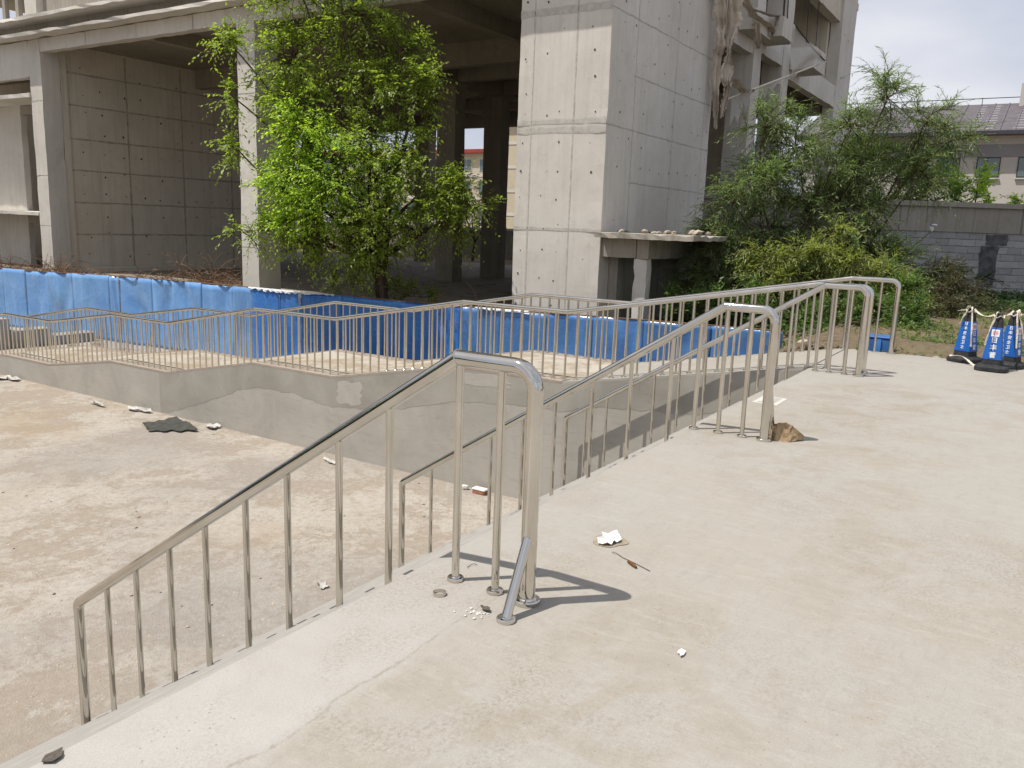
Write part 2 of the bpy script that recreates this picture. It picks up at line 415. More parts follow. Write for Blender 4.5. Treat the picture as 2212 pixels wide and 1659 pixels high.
    plain('wood_chip', (0.16, 0.075, 0.035), 0.85, 0, 0.3, 30, 0.4, 0.1)
    plain('wire', (0.11, 0.08, 0.055), 0.7, 0, 0.2, 9, 0.0)
    plain('powder', (0.66, 0.635, 0.59), 0.98, 0, 0.08, 40, 0.6, 0.1)
    plain('paper', (0.50, 0.48, 0.44), 0.9, 0, 0.05, 6, 0.1)
    plain('paper_print', (0.30, 0.285, 0.26), 0.9, 0, 0.2, 30, 0.0)
    plain('dark_scrap', (0.10, 0.085, 0.07), 0.9, 0, 0.3, 20, 0.3)
    plain('blue_box', (0.04, 0.13, 0.36), 0.5, 0, 0.15, 6, 0.1)
    plain('rebar', (0.055, 0.045, 0.04), 0.8, 0, 0.3, 20, 0.2)
    plain('lamp_white', (0.7, 0.72, 0.74), 0.4, 0, 0.05, 6, 0.0)
    t = NT('gauze')
    p = t.noise(1.8, 5, 0.65); w = t.noise(60, 2, 0.5)
    c = t.mix(t.ramp(p, [(0.35, 0.0), (0.65, 1.0)]), (0.44, 0.38, 0.31), (0.58, 0.53, 0.46))
    MAT['cloth'] = t.bsdf(c, 0.95, 0, t.bump(p, 0.4, 0.03), 0.1, trans=(0.08, 0.065, 0.05))
    t = NT('thin_net')
    MAT['net'] = t.bsdf((0.52, 0.50, 0.46), 0.9, 0, None, 0.1, alpha=0.5)
make_materials()

# ------------------------------------------------------------------ mesh helpers
def tag(o, label=None, cat=None, group=None, kind=None):
    if label: o['label'] = label
    if cat: o['category'] = cat
    if group: o['group'] = group
    if kind: o['kind'] = kind
    return o

def empty(name, loc, label=None, cat=None, group=None, kind=None):
    o = bpy.data.objects.new(name, None)
    o.empty_display_size = 0.2
    o.location = loc
    COL.objects.link(o)
    return tag(o, label, cat, group, kind)

def world_loc(o):
    v = Vector(o.location)
    while o.parent:
        o = o.parent
        v += Vector(o.location)
    return v

def link_mesh(name, me, mat, parent=None, loc=None):
    o = bpy.data.objects.new(name, me)
    if mat is not None and not me.materials:
        me.materials.append(MAT[mat] if isinstance(mat, str) else mat)
    COL.objects.link(o)
    if parent: o.parent = parent
    if loc is not None: o.location = loc
    return o

class MB:
    """collects geometry in world coordinates; build() links it as one mesh object"""
    def __init__(self):
        self.v, self.f = [], []
    def add(self, verts, faces):
        b = len(self.v)
        self.v += [tuple(p) for p in verts]
        self.f += [tuple(b + i for i in f) for f in faces]
        return self
    def box(self, x0, x1, y0, y1, z0, z1):
        return self.add([(x0, y0, z0), (x1, y0, z0), (x1, y1, z0), (x0, y1, z0), (x0, y0, z1), (x1, y0, z1), (x1, y1, z1), (x0, y1, z1)],
                        [(0, 3, 2, 1), (4, 5, 6, 7), (0, 1, 5, 4), (1, 2, 6, 5), (2, 3, 7, 6), (3, 0, 4, 7)])
    def prism_x(self, prof, x0, x1):
        """polygon in (y,z), extruded along x (profile counter-clockwise seen from -x is not required)"""
        n = len(prof)
        v = [(x0, y, z) for y, z in prof] + [(x1, y, z) for y, z in prof]
        f = [tuple(range(n)), tuple(range(2 * n - 1, n - 1, -1))]
        f += [(i, i + n, (i + 1) % n + n, (i + 1) % n) for i in range(n)]
        return self.add(v, f)
    def tube(self, path, r, seg=14, cap=True, sharp=0.3):
        """sweep a circle; radius may be a list; corners sharper than `sharp` rad get mitred with split rings"""
        P = [Vector(p) for p in path]
        n = len(P)
        R = r if hasattr(r, '__len__') else [r] * n
        dirs = [(P[i + 1] - P[i]).normalized() for i in range(n - 1)]
        ref = Vector((0, 0, 1)) if abs(dirs[0].z) < 0.9 else Vector((1, 0, 0))
        u = dirs[0].cross(ref).normalized()
        rings, prev = [], dirs[0]
        def ring(p, d, nrm, u, rad):
            w = d.cross(u).normalized()
            pts = []
            for k in range(seg):
                a = 2 * math.pi * k / seg
                off = (u * math.cos(a) + w * math.sin(a)) * rad
                den = d.dot(nrm)
                off = off - d * (off.dot(nrm) / den) if abs(den) > 0.2 else off
                pts.append(p + off)
            return pts
        last = None
        for i in range(n - 1):
            d = dirs[i]
            q = prev.rotation_difference(d)
            u = (q @ u)
            u = (u - d * u.dot(d)).normalized()
            prev = d
            n0 = (dirs[i - 1] + d).normalized() if i > 0 else d
            n1 = (d + dirs[i + 1]).normalized() if i < n - 2 else d
            split = i == 0 or dirs[i - 1].angle(d) > sharp
            if split:
                b = len(self.v); self.v += [tuple(x) for x in ring(P[i], d, n0, u, R[i])]
                a0 = list(range(b, b + seg))
                if i == 0 and cap:
                    e = len(self.v); self.v += [self.v[k] for k in a0]; self.f.append(tuple(reversed(range(e, e + seg))))
            else:
                a0 = last
            b = len(self.v); self.v += [tuple(x) for x in ring(P[i + 1], d, n1, u, R[i + 1])]
            a1 = list(range(b, b + seg))
            for k in range(seg):
                self.f.append((a0[k], a0[(k + 1) % seg], a1[(k + 1) % seg], a1[k]))
            last = a1
        if cap:
            e = len(self.v); self.v += [self.v[k] for k in last]; self.f.append(tuple(range(e, e + seg)))
        return self
    def lathe(self, c, prof, seg=20):
        """profile of (radius, z) turned about the vertical through c"""
        b = len(self.v)
        for r, z in prof:
            for k in range(seg):
                a = 2 * math.pi * k / seg
                self.v.append((c[0] + r * math.cos(a), c[1] + r * math.sin(a), c[2] + z))
        for i in range(len(prof) - 1):
            for k in range(seg):
                self.f.append((b + i * seg + k, b + i * seg + (k + 1) % seg, b + (i + 1) * seg + (k + 1) % seg, b + (i + 1) * seg + k))
        e = len(self.v)                                        # caps on vertices of their own, so the sides shade round
        self.v += [self.v[b + k] for k in range(seg)] + [self.v[b + (len(prof) - 1) * seg + k] for k in range(seg)]
        self.f.append(tuple(e + k for k in reversed(range(seg))))
        self.f.append(tuple(e + seg + k for k in range(seg)))
        return self
    def build(self, name, mat, parent=None, smooth=False, bevel=0.0, origin=None):
        o0 = world_loc(parent) if parent else Vector(origin or (0, 0, 0))
        me = bpy.data.meshes.new(name)
        me.from_pydata([(x - o0.x, y - o0.y, z - o0.z) for x, y, z in self.v], [], self.f)
        if smooth:
            me.polygons.foreach_set('use_smooth', [len(p.vertices) <= 4 for p in me.polygons])
        me.update()
        ob = link_mesh(name, me, mat, parent)
        if not parent: ob.location = o0
        if bevel:
            md = ob.modifiers.new('bevel', 'BEVEL'); md.width = bevel; md.segments = 1; md.limit_method = 'ANGLE'
        return ob

def box(name, mat, parent, *b, **kw):
    return MB().box(*b).build(name, mat, parent, **kw)

def rough_box(name, mat, parent, x0, x1, y0, y1, z0, z1, step=0.35, amp=0.012, seed=0):
    """a box whose long edges are chipped a little: subdivided and jittered"""
    rs = np.random.RandomState(seed)
    m = MB()
    nx, ny, nz = [max(1, int(round((b - a) / step))) for a, b in ((x0, x1), (y0, y1), (z0, z1))]
    nx, ny, nz = min(nx, 40), min(ny, 70), min(nz, 40)
    xs, ys, zs = np.linspace(x0, x1, nx + 1), np.linspace(y0, y1, ny + 1), np.linspace(z0, z1, nz + 1)
    idx = {}
    def vid(i, j, k):
        if (i, j, k) not in idx:
            edge = (i in (0, nx)) + (j in (0, ny)) + (k in (0, nz))
            a = amp if edge >= 2 else amp * 0.15
            p = np.array([xs[i], ys[j], zs[k]])
            c = np.array([(x0 + x1) / 2, (y0 + y1) / 2, (z0 + z1) / 2])
            q = p - np.sign(p - c) * np.abs(rs.normal(0, a, 3)) * np.array([i in (0, nx), j in (0, ny), k in (0, nz)])
            idx[(i, j, k)] = len(m.v); m.v.append(tuple(q))
        return idx[(i, j, k)]
    for i in range(nx):
        for j in range(ny):
            m.f.append((vid(i, j, 0), vid(i, j + 1, 0), vid(i + 1, j + 1, 0), vid(i + 1, j, 0)))
            m.f.append((vid(i, j, nz), vid(i + 1, j, nz), vid(i + 1, j + 1, nz), vid(i, j + 1, nz)))
    for i in range(nx):
        for k in range(nz):
            m.f.append((vid(i, 0, k), vid(i + 1, 0, k), vid(i + 1, 0, k + 1), vid(i, 0, k + 1)))
            m.f.append((vid(i, ny, k), vid(i, ny, k + 1), vid(i + 1, ny, k + 1), vid(i + 1, ny, k)))
    for j in range(ny):
        for k in range(nz):
            m.f.append((vid(0, j, k), vid(0, j, k + 1), vid(0, j + 1, k + 1), vid(0, j + 1, k)))
            m.f.append((vid(nx, j, k), vid(nx, j + 1, k), vid(nx, j + 1, k + 1), vid(nx, j, k + 1)))
    return m.build(name, mat, parent)

def blob(name, mat, parent, c, size, seed=0, sub=2, rough=0.25, origin=None, flat=0.0):
    """an irregular stone: displaced icosphere"""
    import bmesh
    bm = bmesh.new()
    bmesh.ops.create_icosphere(bm, subdivisions=sub, radius=1.0)
    rs = np.random.RandomState(seed)
    dirs = rs.normal(size=(9, 3)); dirs /= np.linalg.norm(dirs, axis=1)[:, None]
    lim = rs.uniform(0.55, 0.95, 9)
    for v in bm.verts:
        p = np.array(v.co)
        for d, l in zip(dirs, lim):
            k = p @ d
            if k > l: p = p - d * (k - l) * 0.9
        p *= 1 + rs.normal(0, rough * 0.12)
        v.co = (c[0] + p[0] * size[0], c[1] + p[1] * size[1], c[2] + max(p[2], -1 + flat) * size[2])
    o0 = world_loc(parent) if parent else Vector(origin or c)
    for v in bm.verts: v.co -= o0
    me = bpy.data.meshes.new(name); bm.to_mesh(me); bm.free()
    ob = link_mesh(name, me, mat, parent)
    if not parent: ob.location = o0
    return ob

def sstep(a, b, x):
    t = min(1, max(0, (x - a) / (b - a)))
    return t * t * (3 - 2 * t)

# ================================================================== SETTING
GZ = -2.47
def soil_z(x, y):
    xf = 16.94 - 0.0814 * y                                  # line of the hoarding
    hi = -0.08 - 0.74 * sstep(2.4, 6.5, y)
    lo = -0.08 - 1.25 * sstep(2.6, 5.5, y) - 0.70 * sstep(6.0, 11.0, y) - 0.46 * sstep(11.0, 17.0, y)
    z = lo + (hi - lo) * sstep(xf + 0.12, xf + 0.9, x)
    return z

g = MB()
xs = [-700, -200, -60, -20, 0, 12.36, 20, 60, 200, 700]
ys = [-700, -200, -60, -20, 0, 2, 30, 60, 200, 700]
for x in xs:
    for y in ys: g.v.append((x, y, GZ))
for i in range(len(xs) - 1):
    for j in range(len(ys) - 1):
        g.f.append((i * 10 + j, (i + 1) * 10 + j, (i + 1) * 10 + j + 1, i * 10 + j + 1))
tag(g.build('ground', 'yard'), kind='structure')

PE = 2.24                                                    # head of the stairs
plat = MB().box(-45, 12.33, -60, PE, GZ - 0.1, 0).build('platform', 'platform', bevel=0.012)
tag(plat, kind='structure')

stairs = empty('stairs', (0, PE, GZ), kind='structure')
NR, TREAD, RISE = 15, 3.76 / 15, 2.47 / 15
for k in range(1, NR):
    y0, z1 = PE + TREAD * (k - 1) + 0.001, -RISE * k
    MB().box(-6.0, 10.085, y0, PE + TREAD * k, GZ - 0.05, z1).build('step', 'stair_concrete', stairs, bevel=0.008)

def step_z(y):
    k = math.ceil((y - PE) / TREAD - 1e-6)
    return 0.0 if k <= 0 else max(GZ, -RISE * k)

# ---- wheelchair ramp
PROF = [(PE, 0.0), (5.55, -0.61), (7.35, -0.61), (10.0, -1.11), (12.0, -1.11), (14.55, -1.605), (16.45, -1.605), (18.85, -1.965), (20.85, -1.965), (23.9, -2.46)]
def deck_z(y):
    if y <= PROF[0][0]: return 0.0
    for (a, za), (b, zb) in zip(PROF, PROF[1:]):
        if y <= b: return za + (zb - za) * (y - a) / (b - a)
    return -2.46
ramp = empty('ramp', (11.2, PE, GZ), kind='structure')
RX0, RX1 = 10.1, 12.35
MB().prism_x([(y, z) for y, z in PROF] + [(23.9, GZ - 0.1), (PE + 0.001, GZ - 0.1)], RX0, RX1).build('wall', 'ramp_wall', ramp)
def strip_on(prof, x0, x1, dz0, dz1, name, mat, parent):
    for (a, za), (b, zb) in zip(prof, prof[1:]):
        MB().add([(x0, a, za + dz0), (x1, a, za + dz0), (x1, b, zb + dz0), (x0, b, zb + dz0), (x0, a, za + dz1), (x1, a, za + dz1), (x1, b, zb + dz1), (x0, b, zb + dz1)],
                 [(0, 3, 2, 1), (4, 5, 6, 7), (0, 1, 5, 4), (1, 2, 6, 5), (2, 3, 7, 6), (3, 0, 4, 7)]).build(name, mat, parent)
strip_on(PROF[1:], RX0 + 0.24, RX1 - 0.2, 0.001, 0.006, 'deck', 'ramp_deck', ramp)
strip_on(PROF[:2], RX0 + 0.002, RX1 - 0.002, 0.001, 0.006, 'deck', 'platform', ramp)
strip_on(PROF[1:], RX0 - 0.004, RX0 + 0.24, -0.02, 0.016, 'coping', 'coping', ramp)
strip_on(PROF[1:], RX1 - 0.2, RX1 + 0.004, -0.02, 0.016, 'coping', 'coping', ramp)
# ragged upper plaster coat along the outer face
rs = np.random.RandomState(3)
yy = np.arange(PE + 0.02, 14.8, 0.035)
low = []
w = 0.0
for i, y in enumerate(yy):
    w = 0.93 * w + rs.normal(0, 0.007)
    low.append(max(GZ + 0.02, deck_z(y) - 0.5 - 0.1 * math.sin(y * 0.9) + w - 0.25 * sstep(10.5, 14.6, y)))
m = MB()
for i, y in enumerate(yy):
    zt = deck_z(y) - 0.022
    m.v += [(RX0 - 0.0025, y, zt), (RX0 - 0.0025, y, min(zt - 0.02, low[i])), (RX0 + 0.004, y, min(zt - 0.02, low[i] - 0.004))]
for i in range(len(yy) - 1):
    a, b = i * 3, i * 3 + 3
    m.f += [(a, a + 1, b + 1, b), (a + 1, a + 2, b + 2, b + 1)]
m.build('plaster_coat', 'ramp_coat', ramp)
def ragged_patch(yc, zc, w, h, seed):
    rs = np.random.RandomState(seed)
    m = MB(); n = 110
    ph = rs.uniform(0, 6.28, 8); am = np.array([0.05, 0.06, 0.05, 0.035, 0.03, 0.02, 0.02, 0.015])
    pts = []
    for k in range(n):
        a = 2 * math.pi * k / n
        r = min(1 / max(abs(math.cos(a)), abs(math.sin(a))), 1.18) * (1 + sum(am[i] * math.sin((2 + i * 2) * a + ph[i]) for i in range(8)) + rs.normal(0, 0.012))
        pts.append((RX0 - 0.0045, yc + w * r * math.cos(a), zc + h * r * math.sin(a)))
    m.add(pts, [tuple(range(n))])
    m.add([(RX0 + 0.001, yc + (p[1] - yc) * 1.03, zc + (p[2] - zc) * 1.03) for p in pts] + pts, [(k, (k + 1) % n, n + (k + 1) % n, n + k) for k in range(n)])
    m.build('plaster_patch', 'ramp_patch', ramp)
ragged_patch(9.6, -1.34, 0.27, 0.2, 1)
ragged_patch(6.9, -0.76, 0.45, 0.09, 2)

# ---- soil east of the platform and under the building
gx = [12.345, 12.6] + list(np.arange(13, 32, 0.35)) + list(np.arange(32, 60, 2.0)) + [60, 75, 110, 160, 240]
gy = [-240, -120, -60, -30, -15, -8] + list(np.arange(-5, 32, 0.4)) + list(np.arange(32, 60, 2.5)) + [60, 80, 120, 240]
sm = MB(); rs = np.random.RandomState(5)
for x in gx:
    for y in gy:
        near = 1.0 if (x < 31 and -5 < y < 31) else 0.0
        mound = 0.10 * math.exp(-((x - 13.6) / 0.9) ** 2 - ((y - 1.1) / 1.1) ** 2) + 0.10 * math.exp(-((x - 14.6) / 0.9) ** 2 - ((y - 3.2) / 0.8) ** 2)
        j = rs.normal(0, 0.018) * near if x > 12.9 else -0.02
        sm.v.append((x, y, soil_z(x, y) + mound + j))
ny = len(gy)
for i in range(len(gx) - 1):
    for jx in range(ny - 1):
        sm.f.append((i * ny + jx, (i + 1) * ny + jx, (i + 1) * ny + jx + 1, i * ny + jx + 1))
tag(sm.build('soil', 'soil', smooth=True), kind='structure')

# ================================================================== HANDRAILS
RR, BR = 0.034, 0.0175
def cyl_mesh(name, r, seg, prof=None):
    m = MB()
    m.lathe((0, 0, 0), prof or [(r, 0), (r, 1)], seg)
    me = bpy.data.meshes.new(name)
    me.from_pydata(m.v, [], m.f)
    me.polygons.foreach_set('use_smooth', [len(p.vertices) == 4 and prof is None for p in me.polygons])
    me.materials.append(MAT['steel'])
    return me
ME_BAL = cyl_mesh('baluster', BR, 14)
ME_BAL_FAR = cyl_mesh('baluster_far', 0.0165, 10)
ME_FLANGE = cyl_mesh('flange', 0.04, 32, [(0.036, 0.0), (0.037, 0.003), (0.037, 0.013), (0.034, 0.016), (0.023, 0.0165), (0.0178, 0.019)])
ME_FLANGE_BIG = cyl_mesh('post_flange', 0.06, 40, [(0.056, 0.0), (0.057, 0.004), (0.057, 0.017), (0.053, 0.021), (0.040, 0.022), (0.0344, 0.026)])

def arc(c, r, a0, a1, n, x):
    """arc in the (y,z) plane at x"""
    return [(x, c[0] + r * math.cos(a0 + (a1 - a0) * i / n), c[1] + r * math.sin(a0 + (a1 - a0) * i / n)) for i in range(n + 1)]

def inst(name, me, parent, world_pos, scale=None):
    o = bpy.data.objects.new(name, me)
    COL.objects.link(o)
    o.parent = parent
    o.location = Vector(world_pos) - world_loc(parent)
    if scale: o.scale = scale
    return o

def stair_handrail(X, bend, low, bal, label, brace):
    zc, y0, re = 0.992, 1.65, 0.095
    t = empty('stair_handrail', (X, y0, 0), label, 'handrail', 'stainless handrails down the stairs')
    yl, zl = low
    slope = Vector((0, yl - bend, zl - zc)).normalized()
    path = [(X, y0, zc - re - 0.02)] + arc((y0 + re, zc - re), re, math.pi, math.pi / 2, 8, X)
    path += [(X, bend, zc)]
    rl = 0.06
    ang = math.atan2(-slope.z, slope.y)
    ps = (X, yl - rl * math.tan((math.pi / 2 - ang) / 2) * slope.y, zl - rl * math.tan((math.pi / 2 - ang) / 2) * slope.z)
    # small elbow at the foot: centre below the slope
    path += [ps]
    cy, cz = ps[1] - rl * math.sin(ang), ps[2] - rl * math.cos(ang)
    path += arc((cy, cz), rl, math.pi / 2 - ang, 0, 6, X)[1:]
    yp, zp = path[-1][1], path[-1][2]
    MB().tube(path, RR, 20, cap=False).build('top_rail', 'steel', t, smooth=True)
    MB().tube([(X, y0, zc - re - 0.02), (X, y0, 0.0)], RR, 20, cap=False).build('end_post', 'steel', t, smooth=True)
    MB().tube([(X, yp, zp), (X, yp, step_z(yp))], RR * 0.94, 20, cap=False).build('foot_post', 'steel', t, smooth=True)
    inst('post_flange', ME_FLANGE_BIG, t, (X, y0, 0.0))
    def railz(y):
        return zc if y <= bend else zc + (y - bend) * (zl - zc) / (yl - bend)
    for y in bal:
        zb = step_z(y)
        inst('baluster', ME_BAL, t, (X, y, zb), (1, 1, railz(y) - zb - 0.01))
        if zb > -0.01: inst('flange', ME_FLANGE, t, (X, y, zb))
    # weld bead where flat and sloping pipe meet
    bead = MB(); n = 20
    ring = []
    bis = (Vector((0, 1, 0)) + slope).normalized()
    side = Vector((1, 0, 0)); upv = side.cross(bis)
    ring = [Vector((X, bend, zc)) + side * math.cos(2 * math.pi * k / n) * (RR + 0.0006) + upv * math.sin(2 * math.pi * k / n) * (RR + 0.0006) / max(0.3, upv.cross(Vector((0, 1, 0))).length) for k in range(n)]
    bead.tube(ring + [ring[0]], 0.0028, 6, cap=False).build('weld_bead', 'steel', t, smooth=True)
    if brace:
        dx, zt = brace
        MB().tube([(X + dx, y0 - 0.02, 0.012), (X + (0.02 if dx > 0 else -0.02), y0 - 0.005, zt)], 0.021, 16).build('brace', 'steel', t, smooth=True)
        inst('flange', ME_FLANGE, t, (X + dx, y0 - 0.02, 0.0), (1.05, 1.05, 1.1))
    return t

stair_handrail(2.79, 2.03, (5.06, -0.985), [1.81, 2.02, 2.406, 2.719, 3.076, 3.394, 3.734, 4.064, 4.402, 4.72],
               'nearest stainless steel handrail with slanting brace at its end post', (-0.19, 0.29))
stair_handrail(6.23, 2.03, (5.20, -1.05), [1.82, 2.01, 2.21, 2.43, 2.775, 3.12, 3.475, 3.80, 4.14, 4.48, 4.83],
               'middle stainless steel stair handrail with a rock at its end post', (0.16, 0.42))
stair_handrail(9.93, 2.10, (5.36, -1.06), [1.80, 1.97, 2.12, 2.44, 2.77, 3.10, 3.43, 3.76, 4.09, 4.42, 4.75, 5.06],
               'stainless steel stair handrail running beside the ramp wall', (0.12, 0.3))

def ramp_handrail(X, label, y_end):
    y0, re, dz = 1.65, 0.095, 0.968
    t = empty('ramp_handrail', (X, y0, 0), label, 'handrail', 'stainless handrails along the ramp')
    zc = dz + 0.016
    path = [(X, y0, zc - re - 0.02)] + arc((y0 + re, zc - re), re, math.pi, math.pi / 2, 6, X)
    for y, z in PROF:
        if y < y_end: path.append((X, y, z + zc))
    path.append((X, y_end, deck_z(y_end) + zc))
    MB().tube(path, RR * 0.97, 16, cap=True, sharp=0.14).build('top_rail', 'steel', t, smooth=True)
    MB().tube([(X, y0, zc - re - 0.02), (X, y0, 0.0)], RR, 18, cap=False).build('end_post', 'steel', t, smooth=True)
    MB().tube([(X, y_end - 0.03, deck_z(y_end) + zc), (X, y_end - 0.03, deck_z(y_end))], RR * 0.97, 14, cap=False).build('foot_post', 'steel', t, smooth=True)
    inst('post_flange', ME_FLANGE_BIG, t, (X, y0, 0))
    ys = [1.86, 2.06] + list(np.arange(2.27, y_end - 0.1, 0.183))
    for i, y in enumerate(ys):
        zb = deck_z(y) + (0.014 if y > 5.5 else 0.004 if y > PE else 0)
        inst('baluster', ME_BAL_FAR, t, (X, y, zb), (1, 1, deck_z(y) + zc - zb - 0.01))
        if y < 9: inst('flange', ME_FLANGE, t, (X, y, zb - 0.002))
    return t
ramp_handrail(10.2, 'long stainless steel railing on the ramp edge nearer the stairs', 23.7)
ramp_handrail(12.23, 'long stainless steel railing on the ramp edge nearer the blue hoarding', 23.9)

# ================================================================== BLUE HOARDING
def fx(y): return 16.94 - 0.0814 * y
def ftop(y): return -0.35 - 0.07 * sstep(5, 12, y) - 0.11 * sstep(21, 30, y)
fence = empty('hoarding_fence', (fx(18), 18, GZ), 'blue sheet metal hoarding behind the ramp, faded and dented', 'fence')
seams = [41.5, 40.3, 39.0, 37.8, 36.6, 35.4, 34.2, 33.0, 31.9, 30.8, 29.6, 28.4, 27.2, 25.97, 24.19, 23.77, 22.29, 21.46, 20.24, 19.02, 18.27, 17.3, 16.49, 15.2, 13.89, 12.7, 11.62, 10.5, 9.35, 8.23, 7.06, 5.64, 4.22]
rs = np.random.RandomState(21)
for i, (ya, yb) in enumerate(zip(seams, seams[1:])):
    m = MB(); nu, nv = 14, 14
    dent = rs.uniform(0.006, 0.03) * (2.4 if 18.5 < yb < 27 else 1.0)
    kx, kz, ph = rs.uniform(2, 5), rs.uniform(1.5, 4), rs.uniform(0, 6)
    bx, bz, bs = rs.uniform(0.25, 0.75), rs.uniform(0.3, 0.8), rs.uniform(0.12, 0.3)
    ang = rs.uniform(-1, 1)
    tilt = rs.normal(0, 0.008)
    jt = rs.normal(0, 0.012)
    zb_a, zb_b = [max(GZ, soil_z(fx(y) - 0.3, y)) - 0.04 for y in (ya, yb)]
    for a in range(nu + 1):
        for b in range(nv + 1):
            s, q = a / nu, b / nv
            y = ya + (yb - ya) * s
            zt, zb = ftop(y) + jt, zb_a + (zb_b - zb_a) * s
            z = zb + (zt - zb) * q
            d = dent * math.sin(kx * s * 2 + kz * q * 2 + ph) * math.sin(math.pi * min(1, max(0, s)))
            e = ((s - bx) * math.cos(ang) + (q - bz) * math.sin(ang)) / bs
            e2 = (-(s - bx) * math.sin(ang) + (q - bz) * math.cos(ang)) / (bs * 2.2)
            d += dent * 1.6 * math.exp(-e * e - e2 * e2)
            m.v.append((fx(y) + d + (0.008 if i % 2 else 0.0) + tilt * q, y, z))
    for a in range(nu):
        for b in range(nv):
            k = a * (nv + 1) + b
            m.f.append((k, k + 1, k + nv + 2, k + nv + 1))
    ym = (ya + yb) / 2
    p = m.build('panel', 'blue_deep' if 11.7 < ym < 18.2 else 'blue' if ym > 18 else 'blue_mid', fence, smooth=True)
    sd = p.modifiers.new('sheet', 'SOLIDIFY'); sd.thickness = 0.006; sd.offset = 0
    if i % 2 == 0:
        MB().box(fx(ya) + 0.03, fx(ya) + 0.08, ya - 0.025, ya + 0.025, zb_a - 0.2, ftop(ya) - 0.03).build('post', 'rust', fence)
    MB().tube([(fx(ya) + 0.02, ya, ftop(ya) + 0.012), (fx(yb) + 0.02, yb, ftop(yb) + 0.012)], 0.018, 6).build('top_rail', 'rust', fence)
# torn pale film along the head of the deep blue sheets
def film(ya, yb, depth, seed):
    rs = np.random.RandomState(seed); m = MB(); n = 40
    for k in range(n + 1):
        y = ya + (yb - ya) * k / n
        h = depth * rs.uniform(0.3, 1.0) * (0.4 + 0.6 * math.sin(math.pi * min(1, k / n * 1.2)))
        x = fx(y) - 0.035
        m.v += [(x + 0.02, y, ftop(y) + 0.03), (x - 0.012 + rs.normal(0, 0.006), y, ftop(y) + 0.02 - h * 0.5), (x - 0.006 + rs.normal(0, 0.012), y, ftop(y) + 0.02 - h)]
    for k in range(n):
        a = k * 3
        m.f += [(a, a + 1, a + 4, a + 3), (a + 1, a + 2, a + 5, a + 4)]
    m.build('torn_film', 'film', fence)
film(18.4, 15.4, 0.11, 4)
film(16.6, 16.5, 0.55, 6)
film(11.2, 9.8, 0.07, 8)

# ================================================================== UNFINISHED BUILDING
FL = -0.8                                                    # ground floor
bld = empty('unfinished_building', (17.0, 8.53, FL), 'unfinished raw concrete building on columns, open floors behind the blue hoarding', 'building')
def part(name, mat, *b, rough=True, seed=[100], **kw):
    seed[0] += 1
    if rough: return rough_box(name, mat, bld, *b, seed=seed[0], **kw)
    return box(name, mat, bld, *b)
BX, BY = 17.0, 8.53
SL0, SL1 = 7.36, 7.49
part('floor_slab', 'floor_dust', BX + 0.05, 41.0, BY + 0.6, 46.0, FL - 0.25, FL, rough=False)
part('ceiling_slab', 'shell_shaded', BX + 0.02, 40.9, BY + 0.3, 46.0, SL0, SL1 - 0.002, rough=False)
part('overhang_slab', 'shell', 16.48, BX + 0.02, BY + 0.0, 46.0, SL0 + 0.003, SL1, step=0.25, amp=0.02)
part('balcony_slab', 'shell', 16.42, BX + 3.0, 11.2, 46.0, 7.86, 8.0, step=0.25, amp=0.02)
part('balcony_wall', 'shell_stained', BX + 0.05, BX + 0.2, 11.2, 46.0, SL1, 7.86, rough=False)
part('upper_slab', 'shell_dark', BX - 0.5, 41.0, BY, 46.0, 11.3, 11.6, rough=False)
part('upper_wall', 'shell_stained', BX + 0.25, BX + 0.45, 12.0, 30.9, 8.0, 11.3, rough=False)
# shear wall beside the stair core
shear = part('shear_wall', 'shell', BX, 23.45, BY, 10.85, FL - 0.3, 12.5, step=0.4, amp=0.012)
# columns of the three rows
COLS = [(17.0, 17.85, 19.79, 20.55), (17.0, 17.7, 30.93, 31.69), (26.85, 27.52, 19.97, 20.86), (30.1, 30.75, 19.99, 20.88), (38.3, 39.0, 19.97, 20.8),
        (26.85, 27.52, 30.95, 31.7), (39.05, 39.75, 30.9, 31.9), (30.1, 30.8, 31.0, 31.8), (26.85, 27.5, 42, 42.8), (38.5, 39.2, 42, 42.8)]
for c in COLS: part('column', 'shell' if c[0] < 18 else 'shell_shaded', *c, FL - 0.2, SL0 - 0.001, step=0.4)
for x0, x1, d in ((26.85, 27.68, 0.77), (30.1, 30.95, 0.72), (38.3, 40.85, 0.5)):
    part('column', 'shell_streaked', x0, x1, BY, BY + d, FL - 0.4, 12.5, step=0.4)
part('column', 'shell', BX, BX + 0.7, 30.95, 31.7, 8.0, 11.3)
for y in (19.79, ): part('column', 'shell', BX + 0.02, BX + 0.7, y, y + 0.75, 8.0, 11.3)
# front beam and inner beams
part('beam', 'shell', BX + 0.003, BX + 0.35, 10.86, 30.93, 6.92, SL0, step=0.3)
for y in (14.1, 24.9): part('beam', 'shell_shaded', BX + 0.36, 38.3, y, y + 0.3, 6.9, SL0, rough=False)
part('beam', 'shell_shaded', 17.86, 38.3, 20.0, 20.35, 6.72, SL0, rough=False)
part('beam', 'shell_shaded', 23.4, 23.72, 10.86, 30.9, 6.62, SL0 - 0.002, rough=False)
for x in (26.95, 30.2, 34.3): part('beam', 'shell_shaded', x, x + 0.35, 9.3, 46.0, 6.84, SL0 - 0.004, rough=False)
part('beam', 'shell_shaded', 38.35, 38.7, 9.1, 46.0, 6.62, SL0 - 0.006, rough=False)
part('beam', 'shell_shaded', 27.0, 38.3, 31.1, 31.45, 6.7, SL0 - 0.003, rough=False)
